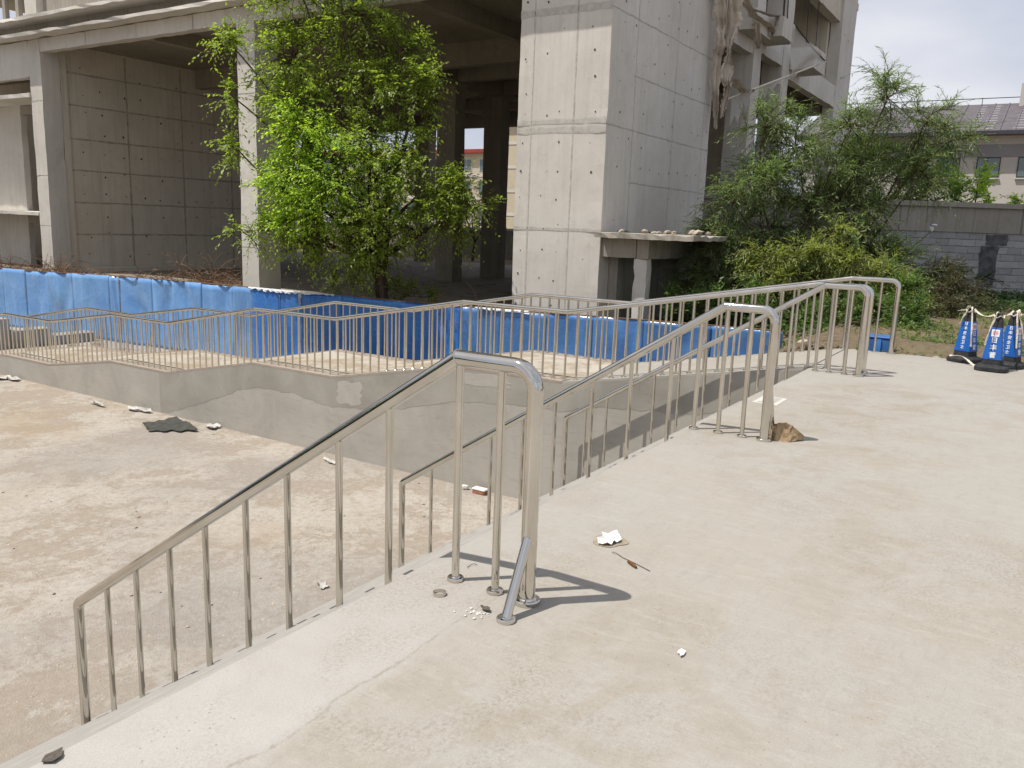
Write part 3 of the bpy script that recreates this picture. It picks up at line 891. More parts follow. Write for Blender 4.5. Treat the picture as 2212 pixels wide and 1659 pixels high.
# side wall of the left bay (faces the stairs), with its formwork
part('side_wall', 'shell_dark', 17.71, 26.84, 31.0, 31.3, FL - 0.1, SL0 - 0.001, rough=False)
part('pilaster', 'shell_dark', 17.70, 17.95, 30.955, 31.0, FL, SL0 - 0.01, rough=False)
part('lower_step', 'shell_dark', 17.9, 26.0, 30.2, 30.99, FL, FL + 0.16, rough=False)
# left recess with its ledges and door opening
part('header_wall', 'shell', BX + 0.004, BX + 0.3, 31.69, 46.0, 6.1, SL0 - 0.001, step=0.4)
part('ledge', 'shell', BX - 0.05, 19.0, 31.70, 46.0, 5.43, 5.59, step=0.3)
part('recess_wall', 'shell', 18.2, 18.45, 34.8, 46.0, 1.39, 5.43)
part('lintel', 'shell_stained', 18.2, 18.45, 31.70, 34.8, 5.07, 5.43)
part('ledge', 'shell', BX - 0.02, 19.0, 31.70, 46.0, 1.24, 1.39, step=0.3)
part('recess_wall', 'shell_streaked', 18.2, 18.45, 34.8, 46.0, FL, 1.24)
part('lintel', 'shell_stained', 18.2, 18.45, 31.70, 34.8, 0.9, 1.24)
part('back_wall', 'shell_dark', 22.5, 22.7, 31.3, 46.0, FL, SL0, rough=False)
for y in (32.2, 33.1, 34.1): part('window_bar', 'shell_stained', BX + 0.05, BX + 0.2, y, y + 0.2, 8.0, 11.3, rough=False)
# entrance box under the shear wall: posts, beam and a slab littered with rubble
part('porch_post', 'shell', 17.08, 17.36, 7.4, 7.72, FL - 0.3, 0.9, step=0.2)
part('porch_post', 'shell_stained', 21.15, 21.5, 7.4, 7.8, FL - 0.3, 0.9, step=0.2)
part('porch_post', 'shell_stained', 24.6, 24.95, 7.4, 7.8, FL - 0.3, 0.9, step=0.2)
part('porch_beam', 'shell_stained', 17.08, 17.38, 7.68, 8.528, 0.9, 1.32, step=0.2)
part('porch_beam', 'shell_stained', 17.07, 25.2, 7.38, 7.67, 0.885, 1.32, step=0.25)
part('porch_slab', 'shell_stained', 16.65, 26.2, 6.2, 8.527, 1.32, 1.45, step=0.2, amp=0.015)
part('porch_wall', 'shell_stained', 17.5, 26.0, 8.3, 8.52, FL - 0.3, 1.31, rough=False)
# beams of the stair-side facade with the cantilever stubs
part('facade_beam', 'shell_streaked', 23.46, 26.85, BY + 0.02, BY + 0.4, 6.97, 7.9)
part('facade_beam', 'shell_streaked', 27.68, 30.1, BY + 0.02, BY + 0.4, 7.17, 7.85)
part('facade_beam', 'shell_streaked', 30.95, 38.3, BY + 0.02, BY + 0.4, 6.9, 7.75)
part('cantilever_stub', 'shell_streaked', 26.86, 28.2, 7.7, BY + 0.01, 7.45, 8.02)
part('cantilever_stub', 'shell_streaked', 25.2, 26.84, 8.05, BY + 0.01, 7.35, 7.95)
part('cantilever_stub', 'shell_streaked', 30.96, 32.5, 7.7, BY + 0.01, 7.2, 7.92)
part('landing_slab', 'shell_dark', 24.0, 38.2, BY + 0.45, 16.0, 7.86, 8.05, rough=False)
part('inner_wall', 'shell_dark', 38.0, 38.28, 9.04, 30.0, 8.05, 11.3, rough=False)
part('inner_wall', 'shell_dark', 38.3, 38.9, 9.04, 9.6, 8.05, 11.3, rough=False)
part('core_wall', 'shell_dark', 32.6, 32.9, 10.2, 19.0, FL, 6.8, rough=False)
part('facade_beam', 'shell_dark', 31.0, 38.3, BY + 0.1, BY + 0.5, 10.3, 11.2)
part('stair_flight', 'shell_dark', 31.4, 33.0, 9.2, 9.6, FL, 6.9, rough=False)
part('core_wall', 'shell_dark', 23.46, 26.5, 12.2, 12.5, FL, 5.4, rough=False)
part('core_wall', 'shell_dark', 31.0, 36.0, 12.6, 12.9, FL, 6.8, rough=False)
# rebar left standing on the stubs
for x, y, z in [(27.0, 7.78, 8.0), (27.12, 7.8, 8.0), (27.25, 7.82, 8.0), (27.9, 7.9, 8.0), (28.02, 7.92, 8.0), (28.12, 7.95, 8.0), (33.2, 8.6, 7.7), (33.3, 8.62, 7.7), (34.6, 8.6, 7.7), (34.7, 8.62, 7.7)]:
    MB().tube([(x, y, z), (x + random.uniform(-0.05, 0.15), y + 0.05, z + 1.6), (x + random.uniform(-0.1, 0.3), y + 0.1, z + 2.6)], 0.013, 5).build('rebar', 'rebar', bld)

for k in range(9):                                          # storeys above
    z = 11.6 + 3.6 * k
    part('infill_wall', 'shell_dark', BX + 7.5, BX + 7.7, 10.9, 46.0, z, z + 3.3, rough=False)
    for y in (19.79, 25.3, 30.95, 36.5, 42.0, 14.2): part('column', 'shell', BX + 0.02, BX + 0.7, y, y + 0.75, z, z + 3.3, rough=False)
    part('upper_slab', 'shell', 16.5, 41.0, BY, 46.0, z + 3.3, z + 3.6, rough=False)
    part('infill_wall', 'shell_dark', 24.8, 40.5, BY + 4.0, BY + 4.2, z, z + 3.3, rough=False)
    if z > 12: part('shear_wall', 'shell', BX, 23.45, BY, 10.85, z - 0.001 + (0.9 if k == 0 else 0), z + 3.3, rough=False)
# cast-in formwork seams: thin cement ridges, and darker mortar bands
def ridge_y(y, z0, z1, w=0.05, x=BX):      # vertical seam on a face looking to -x
    m = MB(); n = max(2, int((z1 - z0) / 0.4)); rs = np.random.RandomState(int(abs(y * 100)) % 999)
    for k in range(n + 1):
        z = z0 + (z1 - z0) * k / n; a = w * rs.uniform(0.25, 0.6)
        m.v += [(x - 0.001, y - a, z), (x - 0.0035, y - a * 0.3, z), (x - 0.0035, y + a * 0.3, z), (x - 0.001, y + a, z)]
    for k in range(n):
        for c in range(3): a = k * 4 + c; m.f.append((a, a + 1, a + 5, a + 4))
    return m.build('formwork_seam', 'joint_ridge', bld)
def ridge_zy(z, y0, y1, w=0.05, x=BX, mat='joint_ridge', name='formwork_seam'):   # level seam on a face looking to -x
    m = MB(); n = max(2, int((y1 - y0) / 0.25)); rs = np.random.RandomState(int(abs(z * 131 + y0 * 7)) % 999)
    for k in range(n + 1):
        y = y0 + (y1 - y0) * k / n; a = w * rs.uniform(0.35, 0.6)
        m.v += [(x - 0.001, y, z - a), (x - 0.0035, y, z - a * 0.6), (x - 0.0035, y, z + a * 0.6), (x - 0.001, y, z + a)]
    for k in range(n):
        for c in range(3): a = k * 4 + c; m.f.append((a, a + 1, a + 5, a + 4))
    return m.build(name, mat, bld)
def ridge_zx(z, x0, x1, y, w=0.05, mat='joint_ridge'):        # level seam on a face looking to -y
    m = MB(); n = max(2, int((x1 - x0) / 0.25)); rs = np.random.RandomState(int(abs(z * 137 + x0 * 7)) % 999)
    for k in range(n + 1):
        x = x0 + (x1 - x0) * k / n; a = w * rs.uniform(0.3, 0.6); dz = rs.normal(0, 0.006)
        m.v += [(x, y - 0.001, z - a + dz), (x, y - 0.004, z - a * 0.5 + dz), (x, y - 0.004, z + a * 0.5 + dz), (x, y - 0.001, z + a + dz)]
    for k in range(n):
        for c in range(3): a = k * 4 + c; m.f.append((a, a + 4, a + 5, a + 1))
    return m.build('formwork_seam', mat, bld)
def ridge_x(x, z0, z1, y, w=0.05, mat='joint_ridge'):         # vertical seam on a face looking to -y
    m = MB(); n = max(2, int((z1 - z0) / 0.4)); rs = np.random.RandomState(int(abs(x * 100)) % 999)
    for k in range(n + 1):
        z = z0 + (z1 - z0) * k / n; a = w * rs.uniform(0.25, 0.6)
        m.v += [(x - a, y - 0.001, z), (x - a * 0.3, y - 0.004, z), (x + a * 0.3, y - 0.004, z), (x + a, y - 0.001, z)]
    for k in range(n):
        for c in range(3): a = k * 4 + c; m.f.append((a, a + 4, a + 5, a + 1))
    return m.build('formwork_seam', mat, bld)
for y in (10.46, 9.36): ridge_y(y, FL, 9.0, 0.045)
for z in (6.22, ): ridge_zy(z, 8.54, 10.84, 0.16, mat='mortar', name='mortar_band')
ridge_zy(3.68, 8.54, 10.84, 0.17, mat='mortar', name='mortar_band')
ridge_zy(3.86, 8.54, 10.84, 0.15, mat='mortar', name='mortar_band')
ridge_zy(1.47, 8.54, 10.84, 0.10, mat='mortar', name='mortar_band')
for z in (6.2, 4.98, 3.78, 2.6): ridge_zx(z, 17.02 if z in (6.2, 3.78) else 18.3, 23.4, BY, 0.04)
for x in (18.35, 20.75, 22.9): ridge_x(x, 1.46, 9.0, BY, 0.035)
for z in (6.41, 5.28, 4.08, 2.95, 1.78, 0.6): ridge_zx(z, 17.96, 26.8, 31.0, 0.07, 'joint_dark')
for x in (20.3, 22.75, 25.2): ridge_x(x, FL, 7.3, 31.0, 0.09, 'joint_dark')
for z in (5.0, 2.4, 0.6): ridge_zy(z, 19.81, 20.53, 0.03); ridge_zy(z + 0.3, 30.95, 31.67, 0.03)
for z in (4.9, 2.3): ridge_zx(z, 26.87, 27.66, BY, 0.03); ridge_zx(z + 0.2, 30.12, 30.93, BY, 0.03)
for y in (12.5, 15.2, 18.0, 22.5, 25.3, 28.1): ridge_y(y, 6.94, 7.34, 0.05, BX + 0.003)
# tie holes
def ties(fn, us, vs, r, seed):
    rs = np.random.RandomState(seed); m = MB()
    for u in us:
        for v in vs:
            if rs.rand() < 0.22: continue
            a, b = u + rs.normal(0, 0.06), v + rs.normal(0, 0.06); q = r * rs.uniform(0.4, 1.3)
            pts = [fn(a + q * math.cos(t * math.pi / 4), b + q * math.sin(t * math.pi / 4) * rs.uniform(0.8, 1.3)) for t in range(8)]
            m.add(pts, [tuple(range(8))])
    o = m.build('tie_holes', 'tie_hole', bld); o['kind'] = 'stuff'
ties(lambda a, b: (BX - 0.0035, a, b), (8.86, 9.72, 10.12, 10.7), np.arange(-0.3, 7.0, 0.62), 0.022, 1)
ties(lambda a, b: (a, BY - 0.0035, b), np.arange(17.6, 23.3, 0.62), np.arange(1.75, 8.0, 0.6), 0.021, 2)
ties(lambda a, b: (a, 31.0 - 0.0035, b), np.arange(18.5, 26.6, 0.8), np.arange(-0.2, 7.0, 0.75), 0.035, 3)
ties(lambda a, b: (a, BY - 0.0035, b), (38.9, 39.6, 40.3), np.arange(1.0, 11.0, 0.8), 0.03, 4)

# rubble heaps on the porch slab: loose stones one can tell apart
rs = np.random.RandomState(12)
for k in range(70):
    x = rs.choice([rs.uniform(16.9, 21.5), rs.normal(18.6, 0.8), rs.normal(24.6, 0.6)]); y = rs.uniform(6.3, 8.4); x = min(26.0, max(16.75, x))
    s = rs.uniform(0.03, 0.10) * (1.4 if rs.rand() < 0.15 else 1)
    tag(blob('rubble_stone', 'rubble', None, (x, y, 1.447 + s * 0.45), (s * rs.uniform(0.8, 1.6), s * rs.uniform(0.8, 1.4), s * 0.6), seed=k, sub=1, rough=0.6),
        'broken concrete chunk lying on the porch slab of the raw building', 'rubble', 'rubble on the porch slab')

# ---- torn gauze hanging at the stair side of the building
def sheet(fn, nu, nv):
    m = MB()
    for a in range(nu + 1):
        for b in range(nv + 1): m.v.append(tuple(fn(a / nu, b / nv)))
    for a in range(nu):
        for b in range(nv):
            k = a * (nv + 1) + b; m.f.append((k, k + 1, k + nv + 2, k + nv + 1))
    return m
tarp = empty('torn_gauze', (24.2, 8.2, 8.0), 'torn dusty scaffold gauze hanging in rags beside the tall shear wall', 'tarpaulin')
def rag(path, seed, scale=1.0):
    R = np.random.RandomState(seed)
    P = np.array(path, float)
    if scale != 1.0: P[:, :2] *= scale; P[:, 2] = CAM_Z + (P[:, 2] - CAM_Z) * scale
    n = (len(P) - 1) * 9
    t = np.linspace(0, len(P) - 1, n + 1)
    C4 = np.stack([np.interp(t, np.arange(len(P)), P[:, k]) for k in range(4)], 1)
    C4[:, :3] += np.cumsum(R.normal(0, 0.006, (n + 1, 3)), 0)
    W = C4[:, 3] * (1 + 0.18 * np.sin(t * 5 + R.uniform(0, 6)) + R.normal(0, 0.03, n + 1))
    ed = R.normal(0, 0.012, (n + 1, 2))
    nu = 10; ph = R.uniform(0, 6, 3)
    wdir, vdir = np.array([0.534, -0.845, 0]), np.array([-0.845, -0.534, 0])
    def f(u, v):
        i = int(round(v * n)); o = (u - 0.5) * W[i] + (ed[i, 0] if u == 0 else ed[i, 1] if u == 1 else 0)
        fold = (0.05 * math.sin(u * 13 + ph[0] + 0.5 * t[i]) + 0.03 * math.sin(u * 29 + ph[1] - t[i])) * min(1.6, 0.35 / max(W[i], 0.12))
        tear = (0.10 * abs(math.sin(u * 9 + ph[2])) * (v == 1.0))
        return C4[i, :3] + wdir * o + vdir * fold + np.array([0, 0, -tear])
    return sheet(f, nu, n).build('rag', 'cloth', tarp, smooth=True)
RAGS = [[(22.3, 8.2, 8.9, .3), (22.63, 8.2, 7.76, .3), (22.79, 8.2, 7.27, .3), (22.91, 8.2, 6.98, .28), (22.93, 8.2, 6.56, .3), (22.91, 8.2, 6.32, .18)],
        [(22.6, 8.1, 8.9, .22), (22.8, 8.1, 7.79, .22), (22.83, 8.1, 7.27, .2), (22.89, 8.1, 6.92, .25), (22.9, 8.1, 6.73, .1)],
        [(22.8, 8.0, 8.9, .6), (22.96, 8.0, 7.81, .55), (23.24, 8.0, 7.41, .5), (23.33, 8.0, 7.1, .45), (23.21, 8.0, 6.65, .2), (23.19, 8.0, 6.27, .09), (23.17, 8.0, 6.0, .3), (23.19, 8.0, 5.62, .33), (23.3, 8.0, 5.52, .22)],
        [(22.93, 8.3, 6.38, .2), (22.98, 8.3, 5.88, .3), (22.98, 8.3, 5.33, .22), (23.17, 8.3, 4.81, .12), (23.09, 8.3, 4.46, .06)],
        [(23.38, 8.1, 5.57, .1), (23.34, 8.1, 5.15, .2), (23.14, 8.1, 4.71, .1)],
        [(23.5, 7.95, 5.69, .2), (23.92, 7.95, 5.51, .3), (24.5, 7.95, 5.48, .28), (25.17, 7.95, 5.66, .12)]]
for i, p in enumerate(RAGS): rag(p, 70 + i)
for i, p in enumerate([[(22.1, 7.62, 8.5, .3), (22.51, 7.62, 7.67, .25), (22.98, 7.62, 7.47, .28), (23.62, 7.62, 7.32, .3), (24.49, 7.62, 7.34, .34), (25.34, 7.62, 7.32, .22), (25.53, 7.62, 7.21, .06)],
                       [(23.51, 7.6, 7.45, .1), (24.46, 7.6, 7.55, .14), (25.57, 7.6, 7.7, .1), (25.5, 7.6, 7.46, .05)],
                       [(24.09, 7.65, 7.23, .22), (24.34, 7.65, 6.95, .26), (24.52, 7.65, 6.74, .12)]]): rag(p, 80 + i, 1.045)
netting = empty('sagging_net', (24.2, 7.9, 5.0), 'pale safety net sagging from a slanting pole between the concrete stubs', 'net')
P0, P1 = np.array([23.8, 8.25, 5.2]), np.array([30.4, 7.2, 7.28])
MB().tube([P0, P1], 0.03, 8).build('pole', 'tape_white', netting, smooth=True)
P2 = np.array([27.9, 7.62, 7.95])
MB().tube([P2, (P2 + P1) / 2 + np.array([0, 0, -0.06]), P1], 0.022, 6).build('cord', 'rebar', netting, smooth=True)
def tri(u, v):
    a = P2 + (P1 - P2) * u
    b = P0 + (P1 - P0) * (0.58 + 0.42 * u)
    p = a + (b - a) * v; p[1] += 0.10 * math.sin(u * 7 + v * 5); p[2] -= 0.1 * math.sin(math.pi * v) * (1 - u)
    return p
sheet(tri, 16, 14).build('net_sheet', 'net', netting, smooth=True)
tears = np.random.RandomState(4).uniform(0.25, 1.0, 40)
def skirt(u, v):
    p = P0 + (P1 - P0) * (0.05 + 0.62 * u); p = p.copy()
    p[2] -= v * 0.75 * tears[int(u * 24)] * (1.1 - u); p[1] -= 0.06 * math.sin(u * 20) * v
    return p
sheet(skirt, 24, 8).build('net_skirt', 'net', netting, smooth=True)

# ================================================================== VEGETATION
def np_mesh(name, verts, faces, mat, parent, smooth=False, origin=None):
    """verts (n,3) world, faces (m,3) triangles"""
    o0 = np.array(world_loc(parent)) if parent else np.array(origin if origin is not None else (0, 0, 0.0))
    me = bpy.data.meshes.new(name)
    v = (verts - o0).astype(np.float32)
    me.vertices.add(len(v)); me.vertices.foreach_set('co', v.ravel())
    nf = len(faces)
    me.loops.add(nf * 3); me.loops.foreach_set('vertex_index', faces.astype(np.int32).ravel())
    me.polygons.add(nf)
    me.polygons.foreach_set('loop_start', np.arange(0, nf * 3, 3, dtype=np.int32))
    me.polygons.foreach_set('loop_total', np.full(nf, 3, dtype=np.int32))
    me.update(calc_edges=True)
    ob = link_mesh(name, me, mat, parent)
    if not parent: ob.location = Vector(o0)
    return ob

def unit(a):
    return a / np.maximum(np.linalg.norm(a, axis=-1, keepdims=True), 1e-9)

def leaves(p, d, n, L, W):
    """folded lozenge leaves: base p, direction d, normal n"""
    s = unit(np.cross(d, n)); n = unit(np.cross(s, d))
    L = L[:, None]; W = W[:, None]
    v = np.stack([p, p + d * L * 0.42 + s * W * 0.5 + n * W * 0.18, p + d * L, p + d * L * 0.42 - s * W * 0.5 + n * W * 0.18], 1)
    k = np.arange(len(p))[:, None] * 4
    f = np.concatenate([np.concatenate([k, k + 1, k + 2], 1), np.concatenate([k, k + 2, k + 3], 1)], 0)
    return v.reshape(-1, 3), f

def twig_leaves(p0, d, L, droop, nl, leaf_l, leaf_w, R, spread=0.9, hang=0.2, lump=0.35):
    """leaves set alternately along curved twigs. returns verts, faces and the twig paths"""
    T = len(p0)
    t = (np.arange(nl) + 0.6) / nl
    d = unit(d)
    path = p0[:, None] + d[:, None] * (L[:, None] * t[None])[..., None] + np.array([0, 0, -1.0]) * (droop[:, None] * t[None] ** 2)[..., None]
    tan = unit(d[:, None] * L[:, None, None] + np.array([0, 0, -1.0]) * (2 * droop[:, None] * t[None])[..., None])
    up_ = np.broadcast_to(unit(np.array([0, 0, 1.0]) + R.normal(0, lump, (T, 1, 3))), tan.shape)
    side = unit(np.cross(tan, up_))
    sg = np.where(np.arange(nl) % 2 == 0, 1.0, -1.0)[None, :, None]
    ld = unit(tan * 0.75 + side * sg * spread + R.normal(0, 0.28, tan.shape) + np.array([0, 0, -hang]))
    nrm = unit(up_ + R.normal(0, 0.35, tan.shape))
    N = T * nl
    size = R.uniform(0.5, 1.25, N) * np.tile(1 - 0.35 * np.abs(t - 0.45), T)
    v, f = leaves(path.reshape(-1, 3), ld.reshape(-1, 3), nrm.reshape(-1, 3), leaf_l * size, leaf_w * size)
    return v, f

def thin_tubes(paths, r0, r1, seg=3):
    """paths (T,K,3) -> joined tapered tubes"""
    T, K, _ = paths.shape
    tan = unit(np.gradient(paths, axis=1))
    ref = np.where(np.abs(tan[..., 2:3]) < 0.9, np.array([0, 0, 1.0]), np.array([1.0, 0, 0]))
    u = unit(np.cross(tan, ref)); w = np.cross(tan, u)
    r0 = np.broadcast_to(np.asarray(r0, float), (T,)); r1 = np.broadcast_to(np.asarray(r1, float), (T,))
    r = (r0[:, None] + (r1 - r0)[:, None] * np.linspace(0, 1, K)[None])[..., None]
    rings = [paths + (u * math.cos(2 * math.pi * k / seg) + w * math.sin(2 * math.pi * k / seg)) * r for k in range(seg)]
    v = np.stack(rings, 2).reshape(-1, 3)
    base = (np.arange(T)[:, None, None] * K + np.arange(K - 1)[None, :, None]) * seg + np.arange(seg)[None, None]
    nxt = base - np.arange(seg) + (np.arange(seg) + 1) % seg
    a, b, c, e = base.ravel(), nxt.ravel(), (nxt + seg).ravel(), (base + seg).ravel()
    f = np.concatenate([np.stack([a, b, c], 1), np.stack([a, c, e], 1)], 0)
    return v, f

def bez(a, b, n, bend, R):
    """curved paths from a (T,3) to b (T,3), bulging by `bend`"""
    t = np.linspace(0, 1, n)[None, :, None]
    mid = (a + b) / 2 + R.normal(0, 1, a.shape) * bend + np.array([0, 0, 1.0]) * np.linalg.norm(b - a, axis=1, keepdims=True) * 0.12
    return (1 - t) ** 2 * a[:, None] + 2 * t * (1 - t) * mid[:, None] + t ** 2 * b[:, None]

def merge(parts):
    vs, fs, off = [], [], 0
    for v, f in parts:
        vs.append(v); fs.append(f + off); off += len(v)
    return np.concatenate(vs), np.concatenate(fs)

def bushy_tree(name, label, cat, base, blobs, seed, leaf_mat, leaf, twigs_per, branches_per, twig_len, droop, nl, trunk_r, group=None, hang=0.2, spread=0.9,
               stems=1, bark='bark', bright=None, up=0.35, out=0.6, fork=0.35):
    """blobs: (x,y,z, rx,ry,rz, density, bright?)"""
    R = np.random.RandomState(seed)
    base = np.array(base, float)
    t = empty(name, tuple(base), label, cat, group)
    B = np.array([b[:6] for b in blobs], float)
    wood, lv, lvb = [], [], []
    cen = B[:, :3]
    # stems: base -> fork points -> blob centres
    for s in range(stems):
        sel = np.where(np.arange(len(B)) % stems == s)[0]
        b0 = base + np.array([R.normal(0, 0.18), R.normal(0, 0.18), -0.1]) * (stems > 1)
        top = cen[sel].mean(0)
        fk = b0 + (top - b0) * fork + R.normal(0, 0.12, 3) * np.array([1, 1, 0])
        wood.append(thin_tubes(bez(b0[None], fk[None], 9, 0.1, R), trunk_r, trunk_r * 0.7, 9))
        n = len(sel)
        wood.append(thin_tubes(bez(np.repeat(fk[None], n, 0), cen[sel], 12, 0.25, R), trunk_r * 0.55, trunk_r * 0.2, 7))
    for i, b in enumerate(blobs):
        dens = b[6]
        nb = max(2, int(branches_per * dens))
        dr = unit(R.normal(0, 1, (nb, 3)))
        rad = B[i, 3:6]
        end = cen[i] + dr * rad * R.uniform(0.45, 1.0, (nb, 1))
        bp = bez(np.repeat(cen[i][None], nb, 0), end, 8, 0.18 * rad.mean(), R)
        wood.append(thin_tubes(bp, trunk_r * 0.18, trunk_r * 0.05, 4))
        nt = int(twigs_per * dens)
        which = R.randint(0, nb, nt)
        tt = R.beta(2.2, 1.1, nt) * 7
        i0 = np.clip(tt.astype(int), 0, 6); fr = (tt - i0)[:, None]
        p0 = bp[which, i0] * (1 - fr) + bp[which, i0 + 1] * fr
        dd = unit(unit(p0 - cen[i]) * out + R.normal(0, 0.55, (nt, 3)) + np.array([0, 0, up]))
        L = twig_len * R.uniform(0.55, 1.3, nt); D = droop * R.uniform(0.4, 1.4, nt) * L
        tk = np.linspace(0, 1, 5)
        paths = p0[:, None] + dd[:, None] * (L[:, None] * tk)[..., None] + np.array([0, 0, -1.0]) * (D[:, None] * tk ** 2)[..., None]
        wood.append(thin_tubes(paths, 0.006, 0.0025, 3))
        r = twig_leaves(p0, dd, L, D, nl, leaf[0], leaf[1], R, spread, hang)
        (lvb if (len(b) > 7 and b[7]) else lv).append(r)
    np_mesh('trunk', *merge(wood), bark, t)
    if lv: np_mesh('crown', *merge(lv), leaf_mat, t)
    if lvb: np_mesh('crown_spray', *merge(lvb), bright or leaf_mat, t)
    return t

# elm growing between the hoarding and the front columns
elm = [(15.3, 16.1, 6.9, 1.3, 1.4, 1.0, 1.0), (15.9, 14.9, 6.4, 1.2, 1.2, 1.2, 1.0), (15.2, 16.3, 5.4, 1.1, 1.4, 1.1, 1.0), (16.1, 14.6, 4.9, 1.1, 1.2, 1.1, 0.9),
       (16.4, 13.9, 5.6, 0.9, 0.8, 0.8, 0.6), (16.5, 13.5, 4.4, 0.8, 0.7, 0.8, 0.5), (15.0, 16.0, 4.2, 1.0, 1.2, 0.9, 0.9),
       (14.9, 15.4, 3.55, 0.9, 1.1, 0.8, 1.1, 1), (14.7, 15.7, 2.6, 1.0, 1.2, 0.8, 1.1, 1), (15.1, 14.6, 2.5, 1.0, 1.2, 0.9, 1.2, 1), (15.6, 13.7, 2.6, 1.0, 0.9, 0.8, 0.65),
       (16.0, 13.0, 2.15, 0.9, 0.8, 0.7, 0.45), (16.5, 12.4, 2.25, 0.6, 0.6, 0.5, 0.35), (14.9, 15.5, 1.6, 0.9, 1.1, 0.7, 0.9, 1), (15.4, 14.1, 1.55, 1.0, 1.0, 0.7, 0.9),
       (14.3, 17.6, 5.7, 0.4, 0.6, 0.35, 0.26), (14.2, 17.4, 4.4, 0.35, 0.5, 0.25, 0.14), (14.3, 17.3, 3.1, 0.35, 0.55, 0.3, 0.16), (14.3, 17.2, 1.1, 0.4, 0.6, 0.3, 0.18),
       (15.9, 14.5, 0.75, 0.9, 1.1, 0.7, 0.9), (15.2, 15.9, 0.9, 0.7, 0.9, 0.6, 0.7), (16.1, 13.2, 1.3, 0.8, 0.8, 0.6, 0.4), (16.6, 12.6, 1.6, 0.7, 0.6, 0.6, 0.28), (15.0, 16.5, 2.2, 0.7, 0.8, 0.7, 0.7, 1), (15.5, 14.4, 3.4, 0.8, 1.0, 0.7, 0.8), (16.0, 13.4, 3.2, 0.8, 0.8, 0.6, 0.55), (16.9, 12.2, 2.35, 0.6, 0.5, 0.4, 0.22), (17.1, 11.8, 2.0, 0.5, 0.45, 0.35, 0.14), (16.8, 12.3, 1.4, 0.5, 0.5, 0.4, 0.25), (14.8, 16.6, 1.3, 0.5, 0.6, 0.4, 0.35, 1), (16.6, 13.3, 5.0, 0.6, 0.6, 0.6, 0.3), (15.5, 15.2, 8.3, 1.4, 1.5, 0.9, 0.9), (16.3, 14.2, 7.6, 1.0, 1.0, 0.8, 0.6)]
bushy_tree('elm_tree', 'bright green leafy elm rising behind the hoarding in front of the raw columns', 'tree', (16.35, 14.3, -0.85), elm, 31, 'elm_leaf', (0.125, 0.056),
           255, 24, 0.64, 0.38, 11, 0.085, stems=3, bright='elm_leaf_bright', hang=0.35)

# willows in front of the stair-side facade
wil = [(20.8, 3.5, 4.6, 0.9, 0.9, 0.9, 0.40), (21.3, 2.7, 4.2, 0.8, 0.8, 0.7, 0.34), (21.7, 2.3, 3.7, 0.7, 0.7, 0.6, 0.28), (20.6, 4.2, 4.0, 0.9, 0.9, 0.8, 0.5), (20.9, 3.8, 3.2, 1.0, 1.0, 0.8, 0.7),
       (21.4, 2.7, 3.0, 0.8, 0.8, 0.6, 0.4), (20.0, 5.2, 3.5, 0.9, 1.0, 0.9, 0.7), (19.5, 5.8, 3.9, 0.7, 0.7, 0.7, 0.45), (19.4, 5.8, 2.7, 0.9, 0.9, 0.9, 0.9), (20.2, 4.8, 2.3, 1.1, 1.1, 0.9, 1.1), (20.8, 3.9, 2.3, 0.9, 0.9, 0.8, 0.9),
       (19.2, 6.3, 1.5, 0.9, 0.9, 0.7, 0.9), (19.9, 5.3, 1.2, 1.0, 1.0, 0.8, 1.1), (20.6, 4.0, 1.3, 1.0, 1.0, 0.8, 1.1), (21.0, 3.2, 0.9, 0.9, 0.8, 0.7, 0.9), (18.9, 6.6, 0.5, 0.7, 0.8, 0.7, 0.8), (19.6, 5.6, 0.1, 0.9, 0.9, 0.6, 0.9), (20.4, 4.3, 0.1, 0.9, 0.9, 0.6, 0.9), (19.2, 4.3, 0.6, 0.6, 0.7, 0.6, 0.7), (19.5, 3.4, 0.3, 0.6, 0.7, 0.5, 0.6), (18.9, 5.3, 0.3, 0.6, 0.7, 0.5, 0.7), (19.9, 2.8, 0.4, 0.6, 0.6, 0.5, 0.6), (19.0, 6.2, 2.2, 0.5, 0.5, 0.6, 0.35)]
bushy_tree('willow_tree', 'feathery grey green willow arching up to the sky beside the raw building', 'tree', (19.9, 4.9, -0.7), wil, 41, 'willow_leaf', (0.135, 0.022),
           460, 26, 0.66, 0.42, 13, 0.07, group='willows by the building', stems=4, hang=0.15, spread=0.55, up=0.3)
pale = [(18.5, 5.2, 1.05, 0.45, 0.5, 0.25, 0.5), (18.7, 4.4, 1.1, 0.45, 0.5, 0.22, 0.5), (18.6, 4.9, 0.55, 0.4, 0.45, 0.3, 0.35), (19.2, 3.5, 1.0, 0.5, 0.55, 0.35, 0.55), (19.4, 2.8, 0.75, 0.55, 0.55, 0.4, 0.6), (19.5, 2.5, 0.25, 0.45, 0.5, 0.35, 0.45),
        (18.9, 4.0, 0.3, 0.4, 0.45, 0.3, 0.3), (19.2, 3.2, 0.3, 0.5, 0.5, 0.35, 0.4), (19.0, 4.0, 1.6, 0.35, 0.4, 0.25, 0.2), (19.3, 3.0, -0.1, 0.5, 0.5, 0.3, 0.3)]
bushy_tree('willow_bush', 'yellow green young willow bush catching the sun in front of the taller willow', 'bush', (19.1, 3.7, -0.5), pale, 43, 'willow_leaf_pale', (0.14, 0.026),
           250, 12, 0.6, 0.5, 12, 0.03, group='willows by the building', stems=4, hang=0.25, spread=0.6, up=0.2, fork=0.25)
